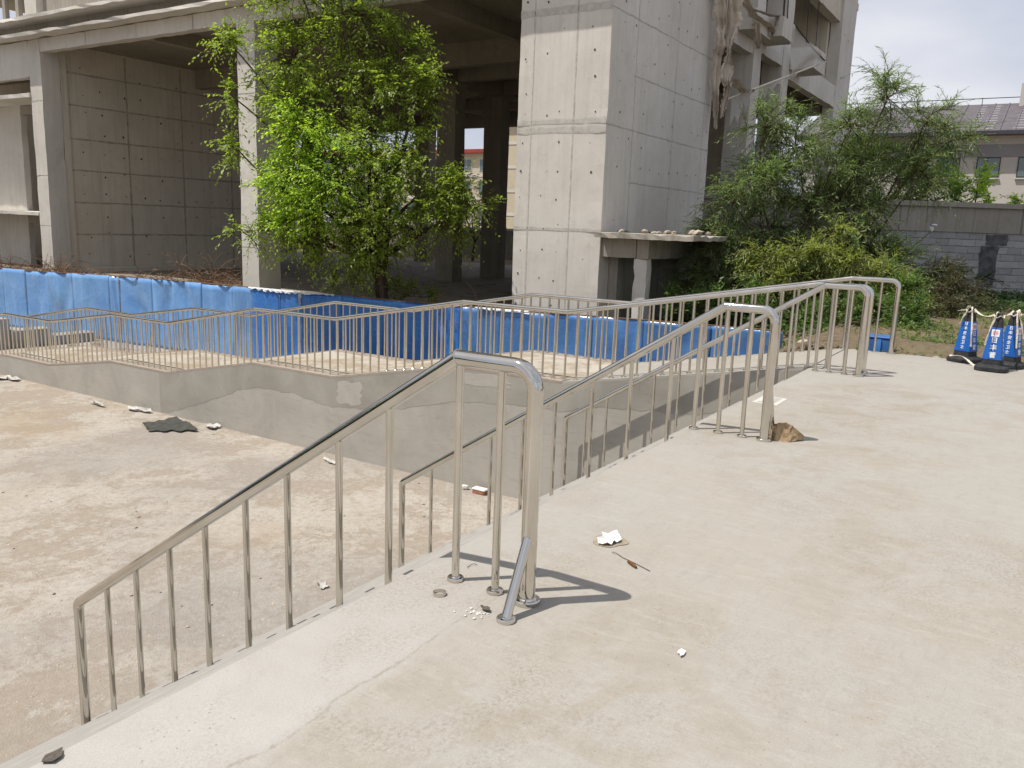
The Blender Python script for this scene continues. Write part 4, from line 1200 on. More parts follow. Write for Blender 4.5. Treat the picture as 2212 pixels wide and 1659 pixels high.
dark = [(20.2, 2.1, 0.1, 0.6, 0.6, 0.5, 0.6), (20.9, 1.8, 0.3, 0.6, 0.6, 0.6, 0.6), (21.1, 2.1, 0.85, 0.55, 0.55, 0.5, 0.5), (20.8, 1.65, -0.1, 0.6, 0.6, 0.4, 0.6), (19.8, 2.6, -0.1, 0.5, 0.5, 0.4, 0.5), (21.4, 1.5, 0.1, 0.6, 0.6, 0.5, 0.5)]
bushy_tree('bramble_bush', 'dull brownish green bramble bush between the willows and the block wall', 'bush', (20.5, 1.95, -0.25), dark, 45, 'bramble_leaf', (0.10, 0.02),
           300, 12, 0.5, 0.4, 12, 0.02, stems=3, hang=0.3, spread=0.6, fork=0.2)
# broad-leaved shrubs just behind the hoarding
shr = [(17.35, 6.1, -0.05, 0.6, 0.7, 0.5, 0.9), (17.5, 5.5, -0.1, 0.6, 0.6, 0.5, 0.9), (17.3, 6.8, -0.2, 0.5, 0.6, 0.4, 0.6), (17.7, 4.9, -0.2, 0.6, 0.6, 0.45, 0.8), (17.9, 4.3, -0.25, 0.5, 0.6, 0.4, 0.7)]
bushy_tree('broadleaf_shrub', 'glossy broad leaved shrub poking above the right end of the blue hoarding', 'shrub', (17.5, 5.6, -0.8), shr, 51, 'shrub_leaf', (0.12, 0.048),
           120, 10, 0.42, 0.1, 11, 0.025, group='shrubs behind the hoarding', stems=4, hang=0.1, up=0.7, fork=0.2)
shr2 = [(18.3, 3.4, -0.15, 0.5, 0.5, 0.45, 0.7), (18.5, 2.9, -0.1, 0.5, 0.5, 0.4, 0.6), (18.4, 2.5, -0.25, 0.4, 0.5, 0.3, 0.5)]
bushy_tree('broadleaf_shrub', 'low broad leaved shrub behind the far end post of the ramp railing', 'shrub', (18.4, 3.0, -0.4), shr2, 53, 'shrub_leaf', (0.10, 0.042),
           120, 10, 0.4, 0.15, 11, 0.02, group='shrubs behind the hoarding', stems=3, hang=0.1, up=0.6, fork=0.2)
shr3 = [(17.1, 2.0, 0.1, 0.4, 0.4, 0.35, 0.8), (17.2, 2.45, 0.2, 0.45, 0.45, 0.4, 0.9), (17.55, 2.25, 0.5, 0.4, 0.4, 0.3, 0.6), (17.3, 2.9, 0.15, 0.45, 0.45, 0.4, 0.8), (17.5, 3.4, 0.2, 0.45, 0.45, 0.4, 0.7), (16.9, 2.2, -0.1, 0.4, 0.45, 0.2, 0.6)]
bushy_tree('broadleaf_shrub', 'dark leafy shrub on the soil directly behind the far ramp railing end post', 'shrub', (17.2, 2.5, -0.15), shr3, 57, 'shrub_leaf', (0.085, 0.036),
           170, 12, 0.34, 0.25, 11, 0.02, group='shrubs behind the hoarding', stems=4, hang=0.2, up=0.4, fork=0.2)
wbs = [(26.5, 1.9, 0.35, 0.7, 0.7, 0.5, 0.9), (25.6, 2.3, 0.25, 0.8, 0.7, 0.5, 0.9), (24.6, 2.6, 0.2, 0.7, 0.7, 0.5, 0.8)]
bushy_tree('wall_bush', 'dark bush growing against the foot of the block wall', 'bush', (25.6, 2.3, -0.1), wbs, 58, 'vine_leaf', (0.10, 0.045),
           220, 12, 0.5, 0.3, 11, 0.02, stems=3, hang=0.2, up=0.4, fork=0.2)
# dark undergrowth below the elm
und = [(16.5, 15.3, 0.1, 0.7, 0.9, 0.6, 0.9), (16.5, 14.6, -0.3, 0.8, 1.0, 0.45, 0.8), (16.7, 13.4, -0.35, 0.6, 0.7, 0.4, 0.6), (16.3, 15.9, -0.25, 0.5, 0.7, 0.35, 0.5), (16.4, 14.4, 0.6, 0.7, 0.9, 0.5, 0.7)]
bushy_tree('undergrowth_bush', 'small leafed undergrowth bush around the foot of the elm', 'bush', (16.6, 14.0, -0.85), und, 55, 'elm_leaf', (0.06, 0.03),
           190, 12, 0.42, 0.2, 12, 0.02, stems=3, hang=0.15, fork=0.2)

def dry_brush(base, span, n, seed, label, leafy=True):
    R = np.random.RandomState(seed)
    t = empty('dry_brush', base, label, 'brush', 'dead brush piled behind the hoarding')
    b = np.array(base, float)
    p0 = b + R.normal(0, 1, (n, 3)) * np.array([span[0] * 0.5, span[1] * 0.5, 0.02]) + np.array([0, 0, 0.02])
    dd = unit(R.normal(0, 1, (n, 3)) * np.array([0.7, 1.1, 0.3]) + np.array([0, 0, 0.75]))
    L = R.uniform(0.4, 1.3, n) * span[2] * 1.35
    tk = np.linspace(0, 1, 7)
    paths = p0[:, None] + dd[:, None] * (L[:, None] * tk)[..., None] - np.array([0, 0, 1.0]) * (0.45 * L[:, None] * tk ** 2)[..., None]
    paths[..., 2] = np.maximum(paths[..., 2], b[2] + 0.01)
    np_mesh('twigs', *thin_tubes(paths, 0.012, 0.004, 3), 'dry_twig', t)
    if leafy:
        np_mesh('dead_leaves', *twig_leaves(p0, dd, L, 0.45 * L, 10, 0.06, 0.03, R), 'dry_leaf', t)
for i, (x, y, sp, n, lb) in enumerate([
        (16.6, 30.3, (0.5, 1.0, 1.0), 60, 'reddish dead brush at the foot of the far left concrete column'),
        (16.3, 27.6, (0.4, 1.1, 0.7), 50, 'low dead twigs lying before the shaded concrete side wall'),
        (16.4, 24.2, (0.5, 1.3, 0.8), 70, 'russet dead branches heaped along the hoarding between the columns'),
        (17.3, 22.6, (0.9, 1.2, 1.5), 110, 'tall tangle of dead branches beside the slender lit column'),
        (16.4, 33.2, (0.4, 1.2, 0.8), 50, 'dead brush under the ledge at the far left of the building'),
        (16.8, 12.4, (0.5, 0.7, 1.1), 60, 'dead brown stems right of the elm trunk')]):
    dry_brush((x, y, -0.8), sp, n, 60 + i, lb)

# trees farther away
def far_tree(name, label, base, blobs, seed, mat='far_leaf', tr=0.09, tw=150, leaf=(0.16, 0.09), tl=0.8, group=None):
    return bushy_tree(name, label, 'tree', base, blobs, seed, mat, leaf, tw, 10, tl, 0.25, 11, tr, group=group, hang=0.3)
far_tree('broadleaf_tree', 'sunlit yellow green tree seen through the willow in front of the long building', (31.0, 4.6, -0.1),
         [(31.2, 5.6, 4.0, 1.4, 1.6, 1.1, 1.0), (31.2, 4.2, 3.6, 1.3, 1.4, 1.0, 1.0), (31.2, 6.4, 2.9, 1.2, 1.3, 0.9, 0.8), (31.0, 3.4, 2.8, 1.0, 1.0, 0.8, 0.7), (31.0, 4.8, 2.4, 1.5, 1.6, 0.8, 0.9)], 71, group='trees beyond the block wall')
far_tree('broadleaf_tree', 'small bright green tree peeping over the block wall', (31.6, 2.6, -0.1),
         [(31.6, 2.3, 3.4, 0.6, 0.65, 0.5, 0.55), (31.6, 3.0, 3.1, 0.7, 0.7, 0.5, 0.6), (31.6, 1.9, 3.0, 0.5, 0.55, 0.35, 0.4), (31.6, 0.9, 2.75, 0.35, 0.45, 0.25, 0.2)], 72, 'elm_leaf_bright', 0.05, 120, (0.13, 0.07), 0.5, group='trees beyond the block wall')
far_tree('slender_tree', 'slender dark stemmed tree seen through the far side of the columns', (43.0, 30.4, -0.85),
         [(43.0, 30.4, 2.6, 1.6, 1.8, 1.2, 1.0), (43.0, 31.6, 3.6, 1.2, 1.3, 0.9, 0.6), (43.2, 29.6, 1.6, 1.2, 1.2, 0.8, 0.6)], 73, tr=0.09)
for i, (y, h, lb) in enumerate([(36, 3.4, 'left'), (41, 4.2, 'further left'), (26.5, 2.2, 'right')]):
    far_tree('roadside_tree', f'leafy tree beyond the open back of the raw building, {lb} of the slender one', (46.0, y, -0.9),
             [(46, y, h, 1.8, 2.0, 1.3, 1.0), (46, y + 1.5, h - 1.0, 1.3, 1.5, 1.0, 0.7), (46, y - 1.4, h - 0.8, 1.3, 1.5, 1.0, 0.7)], 74 + i, group='trees behind the raw building')

# weeds, straw and stones on the soil (nobody could count them)
def ground_cover(name, label, cat, region, n, mat, leaf, tl, nl, seed, upd=1.0, droop=0.4, dens=None):
    R = np.random.RandomState(seed)
    x = R.uniform(region[0], region[1], n); y = R.uniform(region[2], region[3], n)
    if dens is not None:
        keep = np.array([R.rand() < dens(a, b) for a, b in zip(x, y)]); x, y = x[keep], y[keep]
    z = np.array([soil_z(a, b) for a, b in zip(x, y)]) + 0.0
    p0 = np.stack([x, y, z], 1)
    dd = unit(R.normal(0, 0.6, (len(x), 3)) + np.array([0, 0, upd]))
    L = tl * R.uniform(0.4, 1.2, len(x))
    v, f = twig_leaves(p0, dd, L, droop * L, nl, leaf[0], leaf[1], R)
    tk = np.linspace(0, 1, 4)
    paths = p0[:, None] + dd[:, None] * (L[:, None] * tk)[..., None] - np.array([0, 0, 1.0]) * (droop * L[:, None] * tk ** 2)[..., None]
    o = np_mesh(name, *merge([(v, f), thin_tubes(paths, 0.004, 0.002, 3)]), mat, None, origin=(region[0], region[2], 0))
    tag(o, label, cat, kind='stuff')
clump = lambda a, b: 0.15 + 0.85 * (math.sin(a * 2.3 + 1.0) * math.sin(b * 1.9 + a) > 0.25)
ground_cover('weeds', 'low green weeds on the soil behind the cones', 'weeds', (13.6, 30, -6, 2.6), 9000, 'weed_leaf', (0.06, 0.03), 0.26, 9, 81, dens=clump)
ground_cover('ground_vines', 'creeping green vines at the foot of the block wall', 'vines', (22.5, 28.6, -5, 2.4), 5200, 'vine_leaf', (0.09, 0.06), 0.4, 9, 82, dens=lambda a, b: 0.3 + 0.7 * sstep(24, 27.5, a))
ground_cover('near_weeds', 'sparse pale weeds on the soil edge beside the platform', 'weeds', (12.6, 15.0, -3, 2.2), 1700, 'weed_leaf', (0.05, 0.02), 0.16, 8, 83, dens=clump)
ground_cover('straw', 'dry straw strewn on the soil beyond the platform', 'straw', (12.7, 16.5, -3, 4.2), 1500, 'straw', (0.11, 0.008), 0.16, 4, 84, upd=0.15, droop=0.5)
ground_cover('bank_weeds', 'weeds on the bank below the raw building porch', 'weeds', (16.6, 22, 3.5, 8.2), 2600, 'shrub_leaf', (0.08, 0.04), 0.4, 9, 85)

# ================================================================== WALLS AND BUILDINGS BEYOND
wd = Vector((0.5338, -0.8456, 0)); wn_ = Vector((-0.8456, -0.5338, 0))     # along the wall, towards the camera
WO = Vector((28.71, 1.35, 0))
def wpt(s, d, z): return tuple(WO + wd * s + wn_ * d + Vector((0, 0, z)))
def wbox(s0, s1, d0, d1, z0, z1):
    v = [wpt(s, d, z) for z in (z0, z1) for s, d in ((s0, d0), (s1, d0), (s1, d1), (s0, d1))]
    return MB().add(v, [(0, 1, 2, 3), (7, 6, 5, 4), (0, 4, 5, 1), (1, 5, 6, 2), (2, 6, 7, 3), (3, 7, 4, 0)])
bw = empty('block_wall', wpt(0, 0, -0.1), 'grey concrete block boundary wall with a cast beam along its top', 'wall')
wbox(-14, 30, -0.2, -0.012, -0.3, 1.78).build('mortar_core', 'block_mortar', bw)
wbox(3.6, 30, -0.012, 0, -0.3, 1.78).build('plain_face', 'wall_beam', bw)
wbox(-14, 30, -0.25, 0.03, 1.78, 2.5).build('cast_beam', 'wall_beam', bw)
wbox(-14, 30, -0.32, 0.11, 2.5, 2.64).build('coping', 'wall_beam', bw)
for s in (-3.0, 0.6, 4.2, 8.0): wbox(s, s + 0.04, 0.03, 0.036, 1.79, 2.49).build('beam_seam', 'block_mortar', bw)
blk = MB(); blk.v = []
rs = np.random.RandomState(8)
bme = []
for k in range(4):
    c = rs.uniform(-0.006, 0.006, (8, 3))
    v = [Vector(wd) * s + Vector(wn_) * d + Vector((0, 0, z)) for z in (-0.092, 0.092) for s, d in ((-0.192, -0.05), (0.192, -0.05), (0.192, 0), (-0.192, 0))]
    me = bpy.data.meshes.new('block')
    me.from_pydata([tuple(p + Vector(q)) for p, q in zip(v, c)], [], [(0, 1, 2, 3), (7, 6, 5, 4), (0, 4, 5, 1), (1, 5, 6, 2), (2, 6, 7, 3), (3, 7, 4, 0)])
    me.materials.append(MAT['block']); bme.append(me)
for r in range(10):
    z = 1.78 - 0.1 - 0.2 * r
    for k in range(22):
        s = -5.0 + 0.395 * k + (0.2 if r % 2 else 0)
        if s > 3.4: continue
        o = inst('block', bme[rs.randint(4)], bw, wpt(s, rs.uniform(-0.004, 0.006), z + rs.normal(0, 0.003)))
R_ = np.random.RandomState(6)
def damp(s0, s1, z0, z1):
    pts = []
    for (sa, za), (sb, zb) in zip([(s0, z0), (s1, z0), (s1, z1), (s0, z1)], [(s1, z0), (s1, z1), (s0, z1), (s0, z0)]):
        n = max(4, int((abs(sb - sa) + abs(zb - za)) / 0.06))
        for k in range(n): pts.append((sa + (sb - sa) * k / n + R_.normal(0, 0.014), za + (zb - za) * k / n + R_.normal(0, 0.012)))
    n = len(pts)
    MB().add([wpt(p, 0.014, q) for p, q in pts] + [wpt(p, 0.0, q) for p, q in pts], [tuple(range(n))] + [(k, k + n, (k + 1) % n + n, (k + 1) % n) for k in range(n)]).build('damp_patch', 'block_damp', bw)
damp(-0.36, 0.28, 1.43, 1.74)
damp(-0.47, 0.04, 0.1, 1.44 - 0.03)
lb = empty('long_building', (62, 5, -0.1), 'long pale rendered building with a dark grey pitched roof behind the block wall', 'building')
FX = 62.0
box('wall', 'render_wall', lb, FX, FX + 12, -60, 15.5, -0.3, 6.78)
box('grey_band', 'render_grey', lb, FX - 0.04, FX + 0.2, -60, 15.52, 6.78, 7.55)
box('upper_wall', 'render_wall', lb, FX - 0.02, FX + 11.9, -60, 15.48, 7.55, 8.15)
box('cornice', 'render_wall', lb, FX - 0.35, FX + 0.3, -60, 15.6, 7.98, 8.16)
box('gutter', 'gutter', lb, FX - 0.75, FX - 0.5, -60, 15.9, 8.08, 8.32)
roof = MB().add([(FX - 0.7, -60, 8.2), (FX - 0.7, 16, 8.2), (FX + 7, 16, 10.95), (FX + 7, -60, 10.95), (FX + 14, -60, 8.2), (FX + 14, 16, 8.2),
                 (FX - 0.7, -60, 8.05), (FX - 0.7, 16, 8.05), (FX + 14, -60, 8.05), (FX + 14, 16, 8.05)],
                [(0, 3, 2, 1), (3, 4, 5, 2), (6, 7, 9, 8), (0, 1, 7, 6), (1, 2, 5, 9, 7), (3, 0, 6, 8, 4), (4, 8, 9, 5)]).build('roof', 'roof', lb)
def on_roof(x, y, d): return (x - 0.32 * d, y, 8.2 + (x - FX + 0.7) * 2.75 / 7.7 + 0.94 * d)
for k in range(24):
    y = 15.6 - k * 0.85
    MB().add([on_roof(FX - 0.68, y - 0.04, 0), on_roof(FX - 0.68, y + 0.04, 0), on_roof(FX + 6.95, y + 0.04, 0), on_roof(FX + 6.95, y - 0.04, 0),
              on_roof(FX - 0.68, y - 0.04, 0.06), on_roof(FX - 0.68, y + 0.04, 0.06), on_roof(FX + 6.95, y + 0.04, 0.06), on_roof(FX + 6.95, y - 0.04, 0.06)],
             [(4, 7, 6, 5), (0, 1, 5, 4), (2, 3, 7, 6), (1, 2, 6, 5), (3, 0, 4, 7)]).build('seam', 'roof_seam', roof)
rs = np.random.RandomState(15)
for c in (5.2, 4.35, 2.65, 1.8, -0.75, -1.6, -4.1):  # pale plates: worn marks on the tile ridges, their shine painted as colour
    for k in range(10):
        x, w = FX + 0.2 + k * 0.66, rs.uniform(0.22, 0.36)
        MB().add([on_roof(x, c - w, 0.004), on_roof(x, c + w, 0.004), on_roof(x + 0.12, c + w * 0.8, 0.004), on_roof(x + 0.12, c - w * 0.7, 0.004),
                  on_roof(x + 0.02, c - w, 0.03), on_roof(x + 0.02, c + w, 0.03), on_roof(x + 0.12, c + w * 0.8, 0.03), on_roof(x + 0.12, c - w * 0.7, 0.03)],
                 [(4, 7, 6, 5), (0, 1, 5, 4), (2, 3, 7, 6), (1, 2, 6, 5), (3, 0, 4, 7)]).build('worn_shine', 'roof_worn_shine', roof)
MB().tube([(FX + 7, -60, 11.35), (FX + 7, 16, 11.35)], 0.03, 5).build('ridge_wire', 'gutter', roof)
for k in range(12):
    MB().tube([(FX + 7, 15 - 3.2 * k, 10.9), (FX + 7, 15 - 3.2 * k, 11.36)], 0.025, 5).build('wire_post', 'gutter', roof)
box('roof_vent', 'render_grey', lb, FX + 6.2, FX + 7.6, 0.2, 2.9, 10.6, 11.6)
box('roof_vent_cap', 'render_wall', lb, FX + 6.0, FX + 7.8, 2.5, 3.1, 10.6, 12.1)
for k in range(9):
    y1 = 9.25 - k * 2.27; y0 = y1 - 1.33
    if k == 0: pass
    w = box('window', 'window_frame', lb, FX - 0.045, FX + 0.1, y0, y1, 5.5, 6.76)
    ym = y0 + 0.74
    for a, b in ((y0 + 0.06, ym - 0.05), (ym + 0.05, y1 - 0.06)):
        box('pane', 'glass', w, FX - 0.055, FX - 0.046, a, b, 5.58, 6.7)
    box('sill', 'white_wall', w, FX - 0.12, FX, y0 - 0.05, y1 + 0.05, 5.42, 5.495)
    if k < 5:
        w = box('window', 'window_frame', lb, FX - 0.045, FX + 0.1, y0, y1, 2.1, 3.5)
        box('pane', 'glass', w, FX - 0.055, FX - 0.046, y0 + 0.06, y1 - 0.06, 2.18, 3.42)
for y in np.arange(-12.0, 14, 2.27): box('wall_joint', 'render_grey', lb, FX - 0.012, FX + 0.01, y + 0.1, y + 0.14, 5.42, 6.78)
box('junction_box', 'green_box', lb, FX - 0.35, FX - 0.04, 6.05, 6.6, 7.1, 7.62, bevel=0.02)

def apartment(label, x, y0, y1, ztop, wall, floors, step, seed):
    a = empty('apartment_block', (x, (y0 + y1) / 2, -0.9), label, 'building', 'apartment blocks seen through the raw building')
    box('wall', wall, a, x, x + 12, y0, y1, -1.0, ztop)
    box('roof', 'red_roof', a, x - 0.6, x + 12.6, y0 - 0.4, y1 + 0.4, ztop, ztop + 0.45)
    rs = np.random.RandomState(seed)
    for f in range(floors):
        z0 = ztop - 2.2 - 2.9 * f
        if z0 < 0: break
        y = y0 + 0.7
        while y + 1.8 < y1:
            w = box('window', 'window_frame' if rs.rand() < 0.4 else 'white_wall', a, x - 0.06, x + 0.05, y, y + 1.7, z0, z0 + 1.5)
            box('pane', 'glass', w, x - 0.08, x - 0.065, y + 0.08, y + 0.8, z0 + 0.08, z0 + 1.42)
            box('pane', 'glass', w, x - 0.08, x - 0.065, y + 0.88, y + 1.62, z0 + 0.08, z0 + 1.42)
            y += step
        box('floor_band', 'white_wall', a, x - 0.05, x, y0, y1, z0 - 0.75, z0 - 0.45)
apartment('yellow apartment block with a red roof edge seen between the inner columns', 90, 60.5, 84, 10.3, 'yellow_wall', 4, 2.9, 1)
apartment('taller yellow apartment block glimpsed left of the big shear wall', 90, 44, 59.5, 14.2, 'yellow_wall', 5, 2.6, 2)
apartment('pale apartment block glimpsed through the elm and the slender column', 96, 88, 120, 11.0, 'white_wall', 4, 2.9, 3)
byw = empty('boundary_wall', (48, 34, -0.9), 'low grey boundary wall with a white cap beyond the inner columns', 'wall')
box('wall_panel', 'wall_beam', byw, 48, 48.25, 15, 75, -1.0, 1.08)
box('cap', 'white_wall', byw, 47.92, 48.33, 15, 75, 1.08, 1.24)

# ================================================================== SMALL THINGS
# ---- square road cones with printed sleeves
def text_mesh(body, size, spacing=1.0):
    cu = bpy.data.curves.new('lettering', 'FONT')
    cu.body = body; cu.size = size; cu.align_x = 'CENTER'; cu.align_y = 'CENTER'; cu.space_line = spacing; cu.bevel_depth = 0.0017 * size / 0.06; cu.bevel_resolution = 0; cu.extrude = 0.0003
    o = bpy.data.objects.new('tmp', cu); COL.objects.link(o)
    dg = bpy.context.evaluated_depsgraph_get()
    me = bpy.data.meshes.new_from_object(o.evaluated_get(dg))
    bpy.data.objects.remove(o); bpy.data.curves.remove(cu)
    return me

def cone(pos, a, label, sides):
    """a: turn of the front face about the vertical (front looks to -x at a=0)"""
    t = empty('traffic_cone', pos, label, 'traffic cone', 'traffic cones tied with tape')
    t.rotation_euler = (0, 0, a)
    def ring(h, z, n=3, rc=0.28):
        pts = []
        for cx_, cy_, a0 in ((1, 1, 0), (-1, 1, 90), (-1, -1, 180), (1, -1, 270)):
            for k in range(n + 1):
                an = math.radians(a0 + 90 * k / n)
                pts.append((h * (cx_ * (1 - rc) + rc * math.cos(an)), h * (cy_ * (1 - rc) + rc * math.sin(an)), z))
        return pts
    def loft(levels, name, mat, rc=0.28):
        m = MB(); n = 16
        for h, z in levels: m.v += ring(h, z, 3, rc)
        for i in range(len(levels) - 1):
            for k in range(n): m.f.append((i * n + k, i * n + (k + 1) % n, (i + 1) * n + (k + 1) % n, (i + 1) * n + k))
        m.f.append(tuple(range(n - 1, -1, -1))); m.f.append(tuple((len(levels) - 1) * n + k for k in range(n)))
        me = bpy.data.meshes.new(name); me.from_pydata(m.v, [], m.f)
        o = link_mesh(name, me, mat, t)
        md = o.modifiers.new('b', 'BEVEL'); md.width = 0.004; md.segments = 2; md.limit_method = 'ANGLE'
        return o
    HW = lambda z: 0.112 - 0.108 * (z - 0.05)                    # half width of the body at height z
    loft([(0.172, 0.0), (0.18, 0.012), (0.178, 0.05), (0.163, 0.066), (0.135, 0.072), (HW(0.075) + 0.006, 0.085)], 'base', 'cone_rubber', 0.55)
    loft([(HW(0.07), 0.07), (HW(0.60), 0.60), (HW(0.62) * 0.86, 0.635), (HW(0.62) * 0.80, 0.68), (HW(0.62) * 0.55, 0.70)], 'body', 'cone_rubber')
    sl = loft([(HW(0.145) + 0.004, 0.145), (HW(0.53) + 0.004, 0.53)], 'sleeve', 'sleeve_blue', 0.16)
    tilt = math.atan(0.108)
    def face_place(o, side, z):
        d = HW(z) + 0.0055
        base = Matrix.Rotation(side, 4, 'Z') @ Matrix.Translation((-d, 0, z))
        # local x of the print runs to -y (its reader's right), local y runs up the slope
        loc = Matrix(((0, math.sin(tilt), -math.cos(tilt), 0), (-1, 0, 0, 0), (0, math.cos(tilt), math.sin(tilt), 0), (0, 0, 0, 1)))
        o.matrix_local = base @ loc
    for side, kind in sides:
        if kind == 'guard':
            for k, ch in enumerate('日丰安全卫士'):
                o = link_mesh('lettering', text_mesh(ch, 0.049), 'print_white', sl); face_place(o, side, 0.497 - 0.0595 * k)
        else:
            for k, ch in enumerate('日丰管'):
                o = link_mesh('lettering', text_mesh(ch, 0.075), 'print_white', sl); face_place(o, side, 0.375 - 0.089 * k)
            m = MB().add([(-0.043, -0.043, 0), (0.043, -0.043, 0), (0.043, 0.043, 0), (-0.043, 0.043, 0), (-0.043, -0.043, 0.0008), (0.043, -0.043, 0.0008), (0.043, 0.043, 0.0008), (-0.043, 0.043, 0.0008)],
                         [(4, 5, 6, 7), (0, 1, 5, 4), (1, 2, 6, 5), (2, 3, 7, 6), (3, 0, 4, 7)])
            o = m.build('emblem_plate', 'print_white'); o.parent = sl; face_place(o, side, 0.466)
            em = MB()
            for s in (-1, 1):
                for w, x in ((0.0055, 0.006), (0.0055, 0.016), (0.0055, 0.026)):
                    hh = 0.028 * math.sqrt(max(0.05, 1 - (x / 0.033) ** 2))
                    em.box(s * x - w / 2, s * x + w / 2, -hh, hh * 0.55, 0.0009, 0.0016)
                em.box(min(s * 0.003, s * 0.03), max(s * 0.003, s * 0.03), 0.017, 0.022, 0.0009, 0.0016)
            o = em.build('emblem', 'print_red'); o.parent = sl; face_place(o, side, 0.466)
    # white ring of print at the head
    return t
CONES = [(12.2, 0.76), (11.62, 0.42), (12.1, 0.26)]
cone((12.2, 0.76, 0), -0.42, 'road cone reading 日丰安全卫士 down its blue sleeve, left of the three', ((0, 'guard'), (math.pi / 2, 'pipe')))
cone((11.62, 0.42, 0), -0.10, 'front road cone with a white emblem plate above 日丰管', ((0, 'pipe'), (math.pi / 2, 'guard')))
cone((12.1, 0.26, 0), -0.35, 'road cone half hidden behind the front one', ((0, 'guard'), (math.pi / 2, 'pipe')))
def ribbon(name, pts, w, mat, parent, seed=0):
    R = np.random.RandomState(seed); m = MB(); n = len(pts)
    P = np.array(pts, float)
    tan = unit(np.gradient(P, axis=0))
    for i in range(n):
        a = 0.7 * math.sin(i * 0.8 + seed) + 0.5
        u = unit(np.cross(tan[i], [0.3, 0.2, 1.0])); v = np.cross(tan[i], u)
        d = (u * math.cos(a) + v * math.sin(a)) * w * 0.5; th = np.cross(tan[i], unit(d)) * 0.002
        m.v += [tuple(P[i] - d - th), tuple(P[i] + d - th), tuple(P[i] + d + th), tuple(P[i] - d + th)]
    for i in range(n - 1):
        for k in range(4): m.f.append((i * 4 + k, i * 4 + (k + 1) % 4, i * 4 + 4 + (k + 1) % 4, i * 4 + 4 + k))
    m.f += [(3, 2, 1, 0), (n * 4 - 4, n * 4 - 3, n * 4 - 2, n * 4 - 1)]
    return m.build(name, mat, parent)
tape = empty('tie_tape', (12.0, 0.6, 0.66), 'white cotton tape knotted over the three road cones', 'tape')
def span(a, b, sag, n=10):
    a, b = np.array(a), np.array(b)
    return [a + (b - a) * t - np.array([0, 0, sag * 4 * t * (1 - t)]) for t in np.linspace(0, 1, n)]
c1, c2, c3 = [np.array([x, y, 0.68]) for x, y in CONES]
ribbon('strand', span(c1 + [-0.03, -0.04, 0.01], c2 + [0, 0.05, 0.0], 0.05), 0.022, 'tape_white', tape, 1)
ribbon('strand', span(c2 + [0.04, -0.03, 0.0], c3 + [0, 0.03, 0.03], 0.03), 0.022, 'tape_white', tape, 2)
def knot(c, seed, tails):
    R = np.random.RandomState(seed)
    pts = [c + np.array([0.055 * math.cos(t) * (1 + 0.2 * math.sin(3 * t)), 0.055 * math.sin(t), -0.02 + 0.012 * math.sin(4 * t)]) for t in np.linspace(0, 12.0, 40)]
    ribbon('knot', pts, 0.018, 'tape_white', tape, seed)
    for dx, dy, dz in tails:
        p = [c + np.array([-0.05, 0, 0]) * min(1, t * 4) + np.array([dx, dy, 0]) * t + np.array([0, 0, 0.05 * math.sin(min(1, t * 2.5) * math.pi) + dz * t * t]) for t in np.linspace(0, 1, 14)]
        ribbon('tail', p, 0.02, 'tape_white', tape, seed + 5)
knot(c1, 3, [(-0.06, 0.14, -0.02), (-0.10, -0.06, -0.46), (-0.06, 0.10, -0.18)])
knot(c2, 4, [(-0.11, 0.10, -0.36), (-0.1, 0.09, -0.30)])
knot(c3, 6, [(-0.08, -0.12, -0.30), (0.02, -0.14, -0.02), (-0.08, -0.06, -0.42)])
ribbon('fallen_strand', [(11.98, 0.92 - 0.05 * i, 0.095 - 0.002 * abs(i - 5) + 0.01 * math.sin(i)) if i < 4 else (11.93 - 0.02 * (i - 4), 0.72 - 0.03 * (i - 4), max(0.006, 0.07 - 0.02 * (i - 4))) for i in range(9)], 0.025, 'tape_white', tape, 9)

# ---- rock leaning on the middle handrail post
def hull_rock(name, mat, pts, origin, seed, label, cat):
    import bmesh
    bm = bmesh.new()
    for p in pts: bm.verts.new(Vector(p) - Vector(origin))
    bmesh.ops.convex_hull(bm, input=bm.verts)
    bmesh.ops.subdivide_edges(bm, edges=bm.edges[:], cuts=3, use_grid_fill=True)
    bmesh.ops.triangulate(bm, faces=bm.faces[:])
    R = np.random.RandomState(seed)
    for v in bm.verts:
        if v.co.z > 0.006: v.co += Vector(R.normal(0, 0.0035, 3))
    me = bpy.data.meshes.new(name); bm.to_mesh(me); bm.free()
    o = link_mesh(name, me, mat, None); o.location = origin
    return tag(o, label, cat)
def rp(a, b, z): return (6.37 + 0.534 * a * 0.8 + 0.845 * b * 0.9, 1.53 - 0.845 * a * 0.8 + 0.534 * b * 0.9, z * 1.15)
hull_rock('rock', 'rock', [rp(-0.12, -0.06, 0.0), rp(-0.13, 0.06, 0.0), rp(0.0, -0.10, 0.0), rp(0.06, 0.11, 0.0), rp(0.17, -0.03, 0.012), rp(0.185, 0.0, 0.03), rp(-0.125, -0.03, 0.07), rp(-0.09, -0.04, 0.112), rp(0.02, -0.05, 0.115), rp(0.0, 0.06, 0.11), rp(-0.1, 0.06, 0.09), rp(0.09, -0.05, 0.075)],
          (6.4, 1.5, 0.0), 4, 'tan wedge shaped rock leaning against the middle handrail post', 'rock')

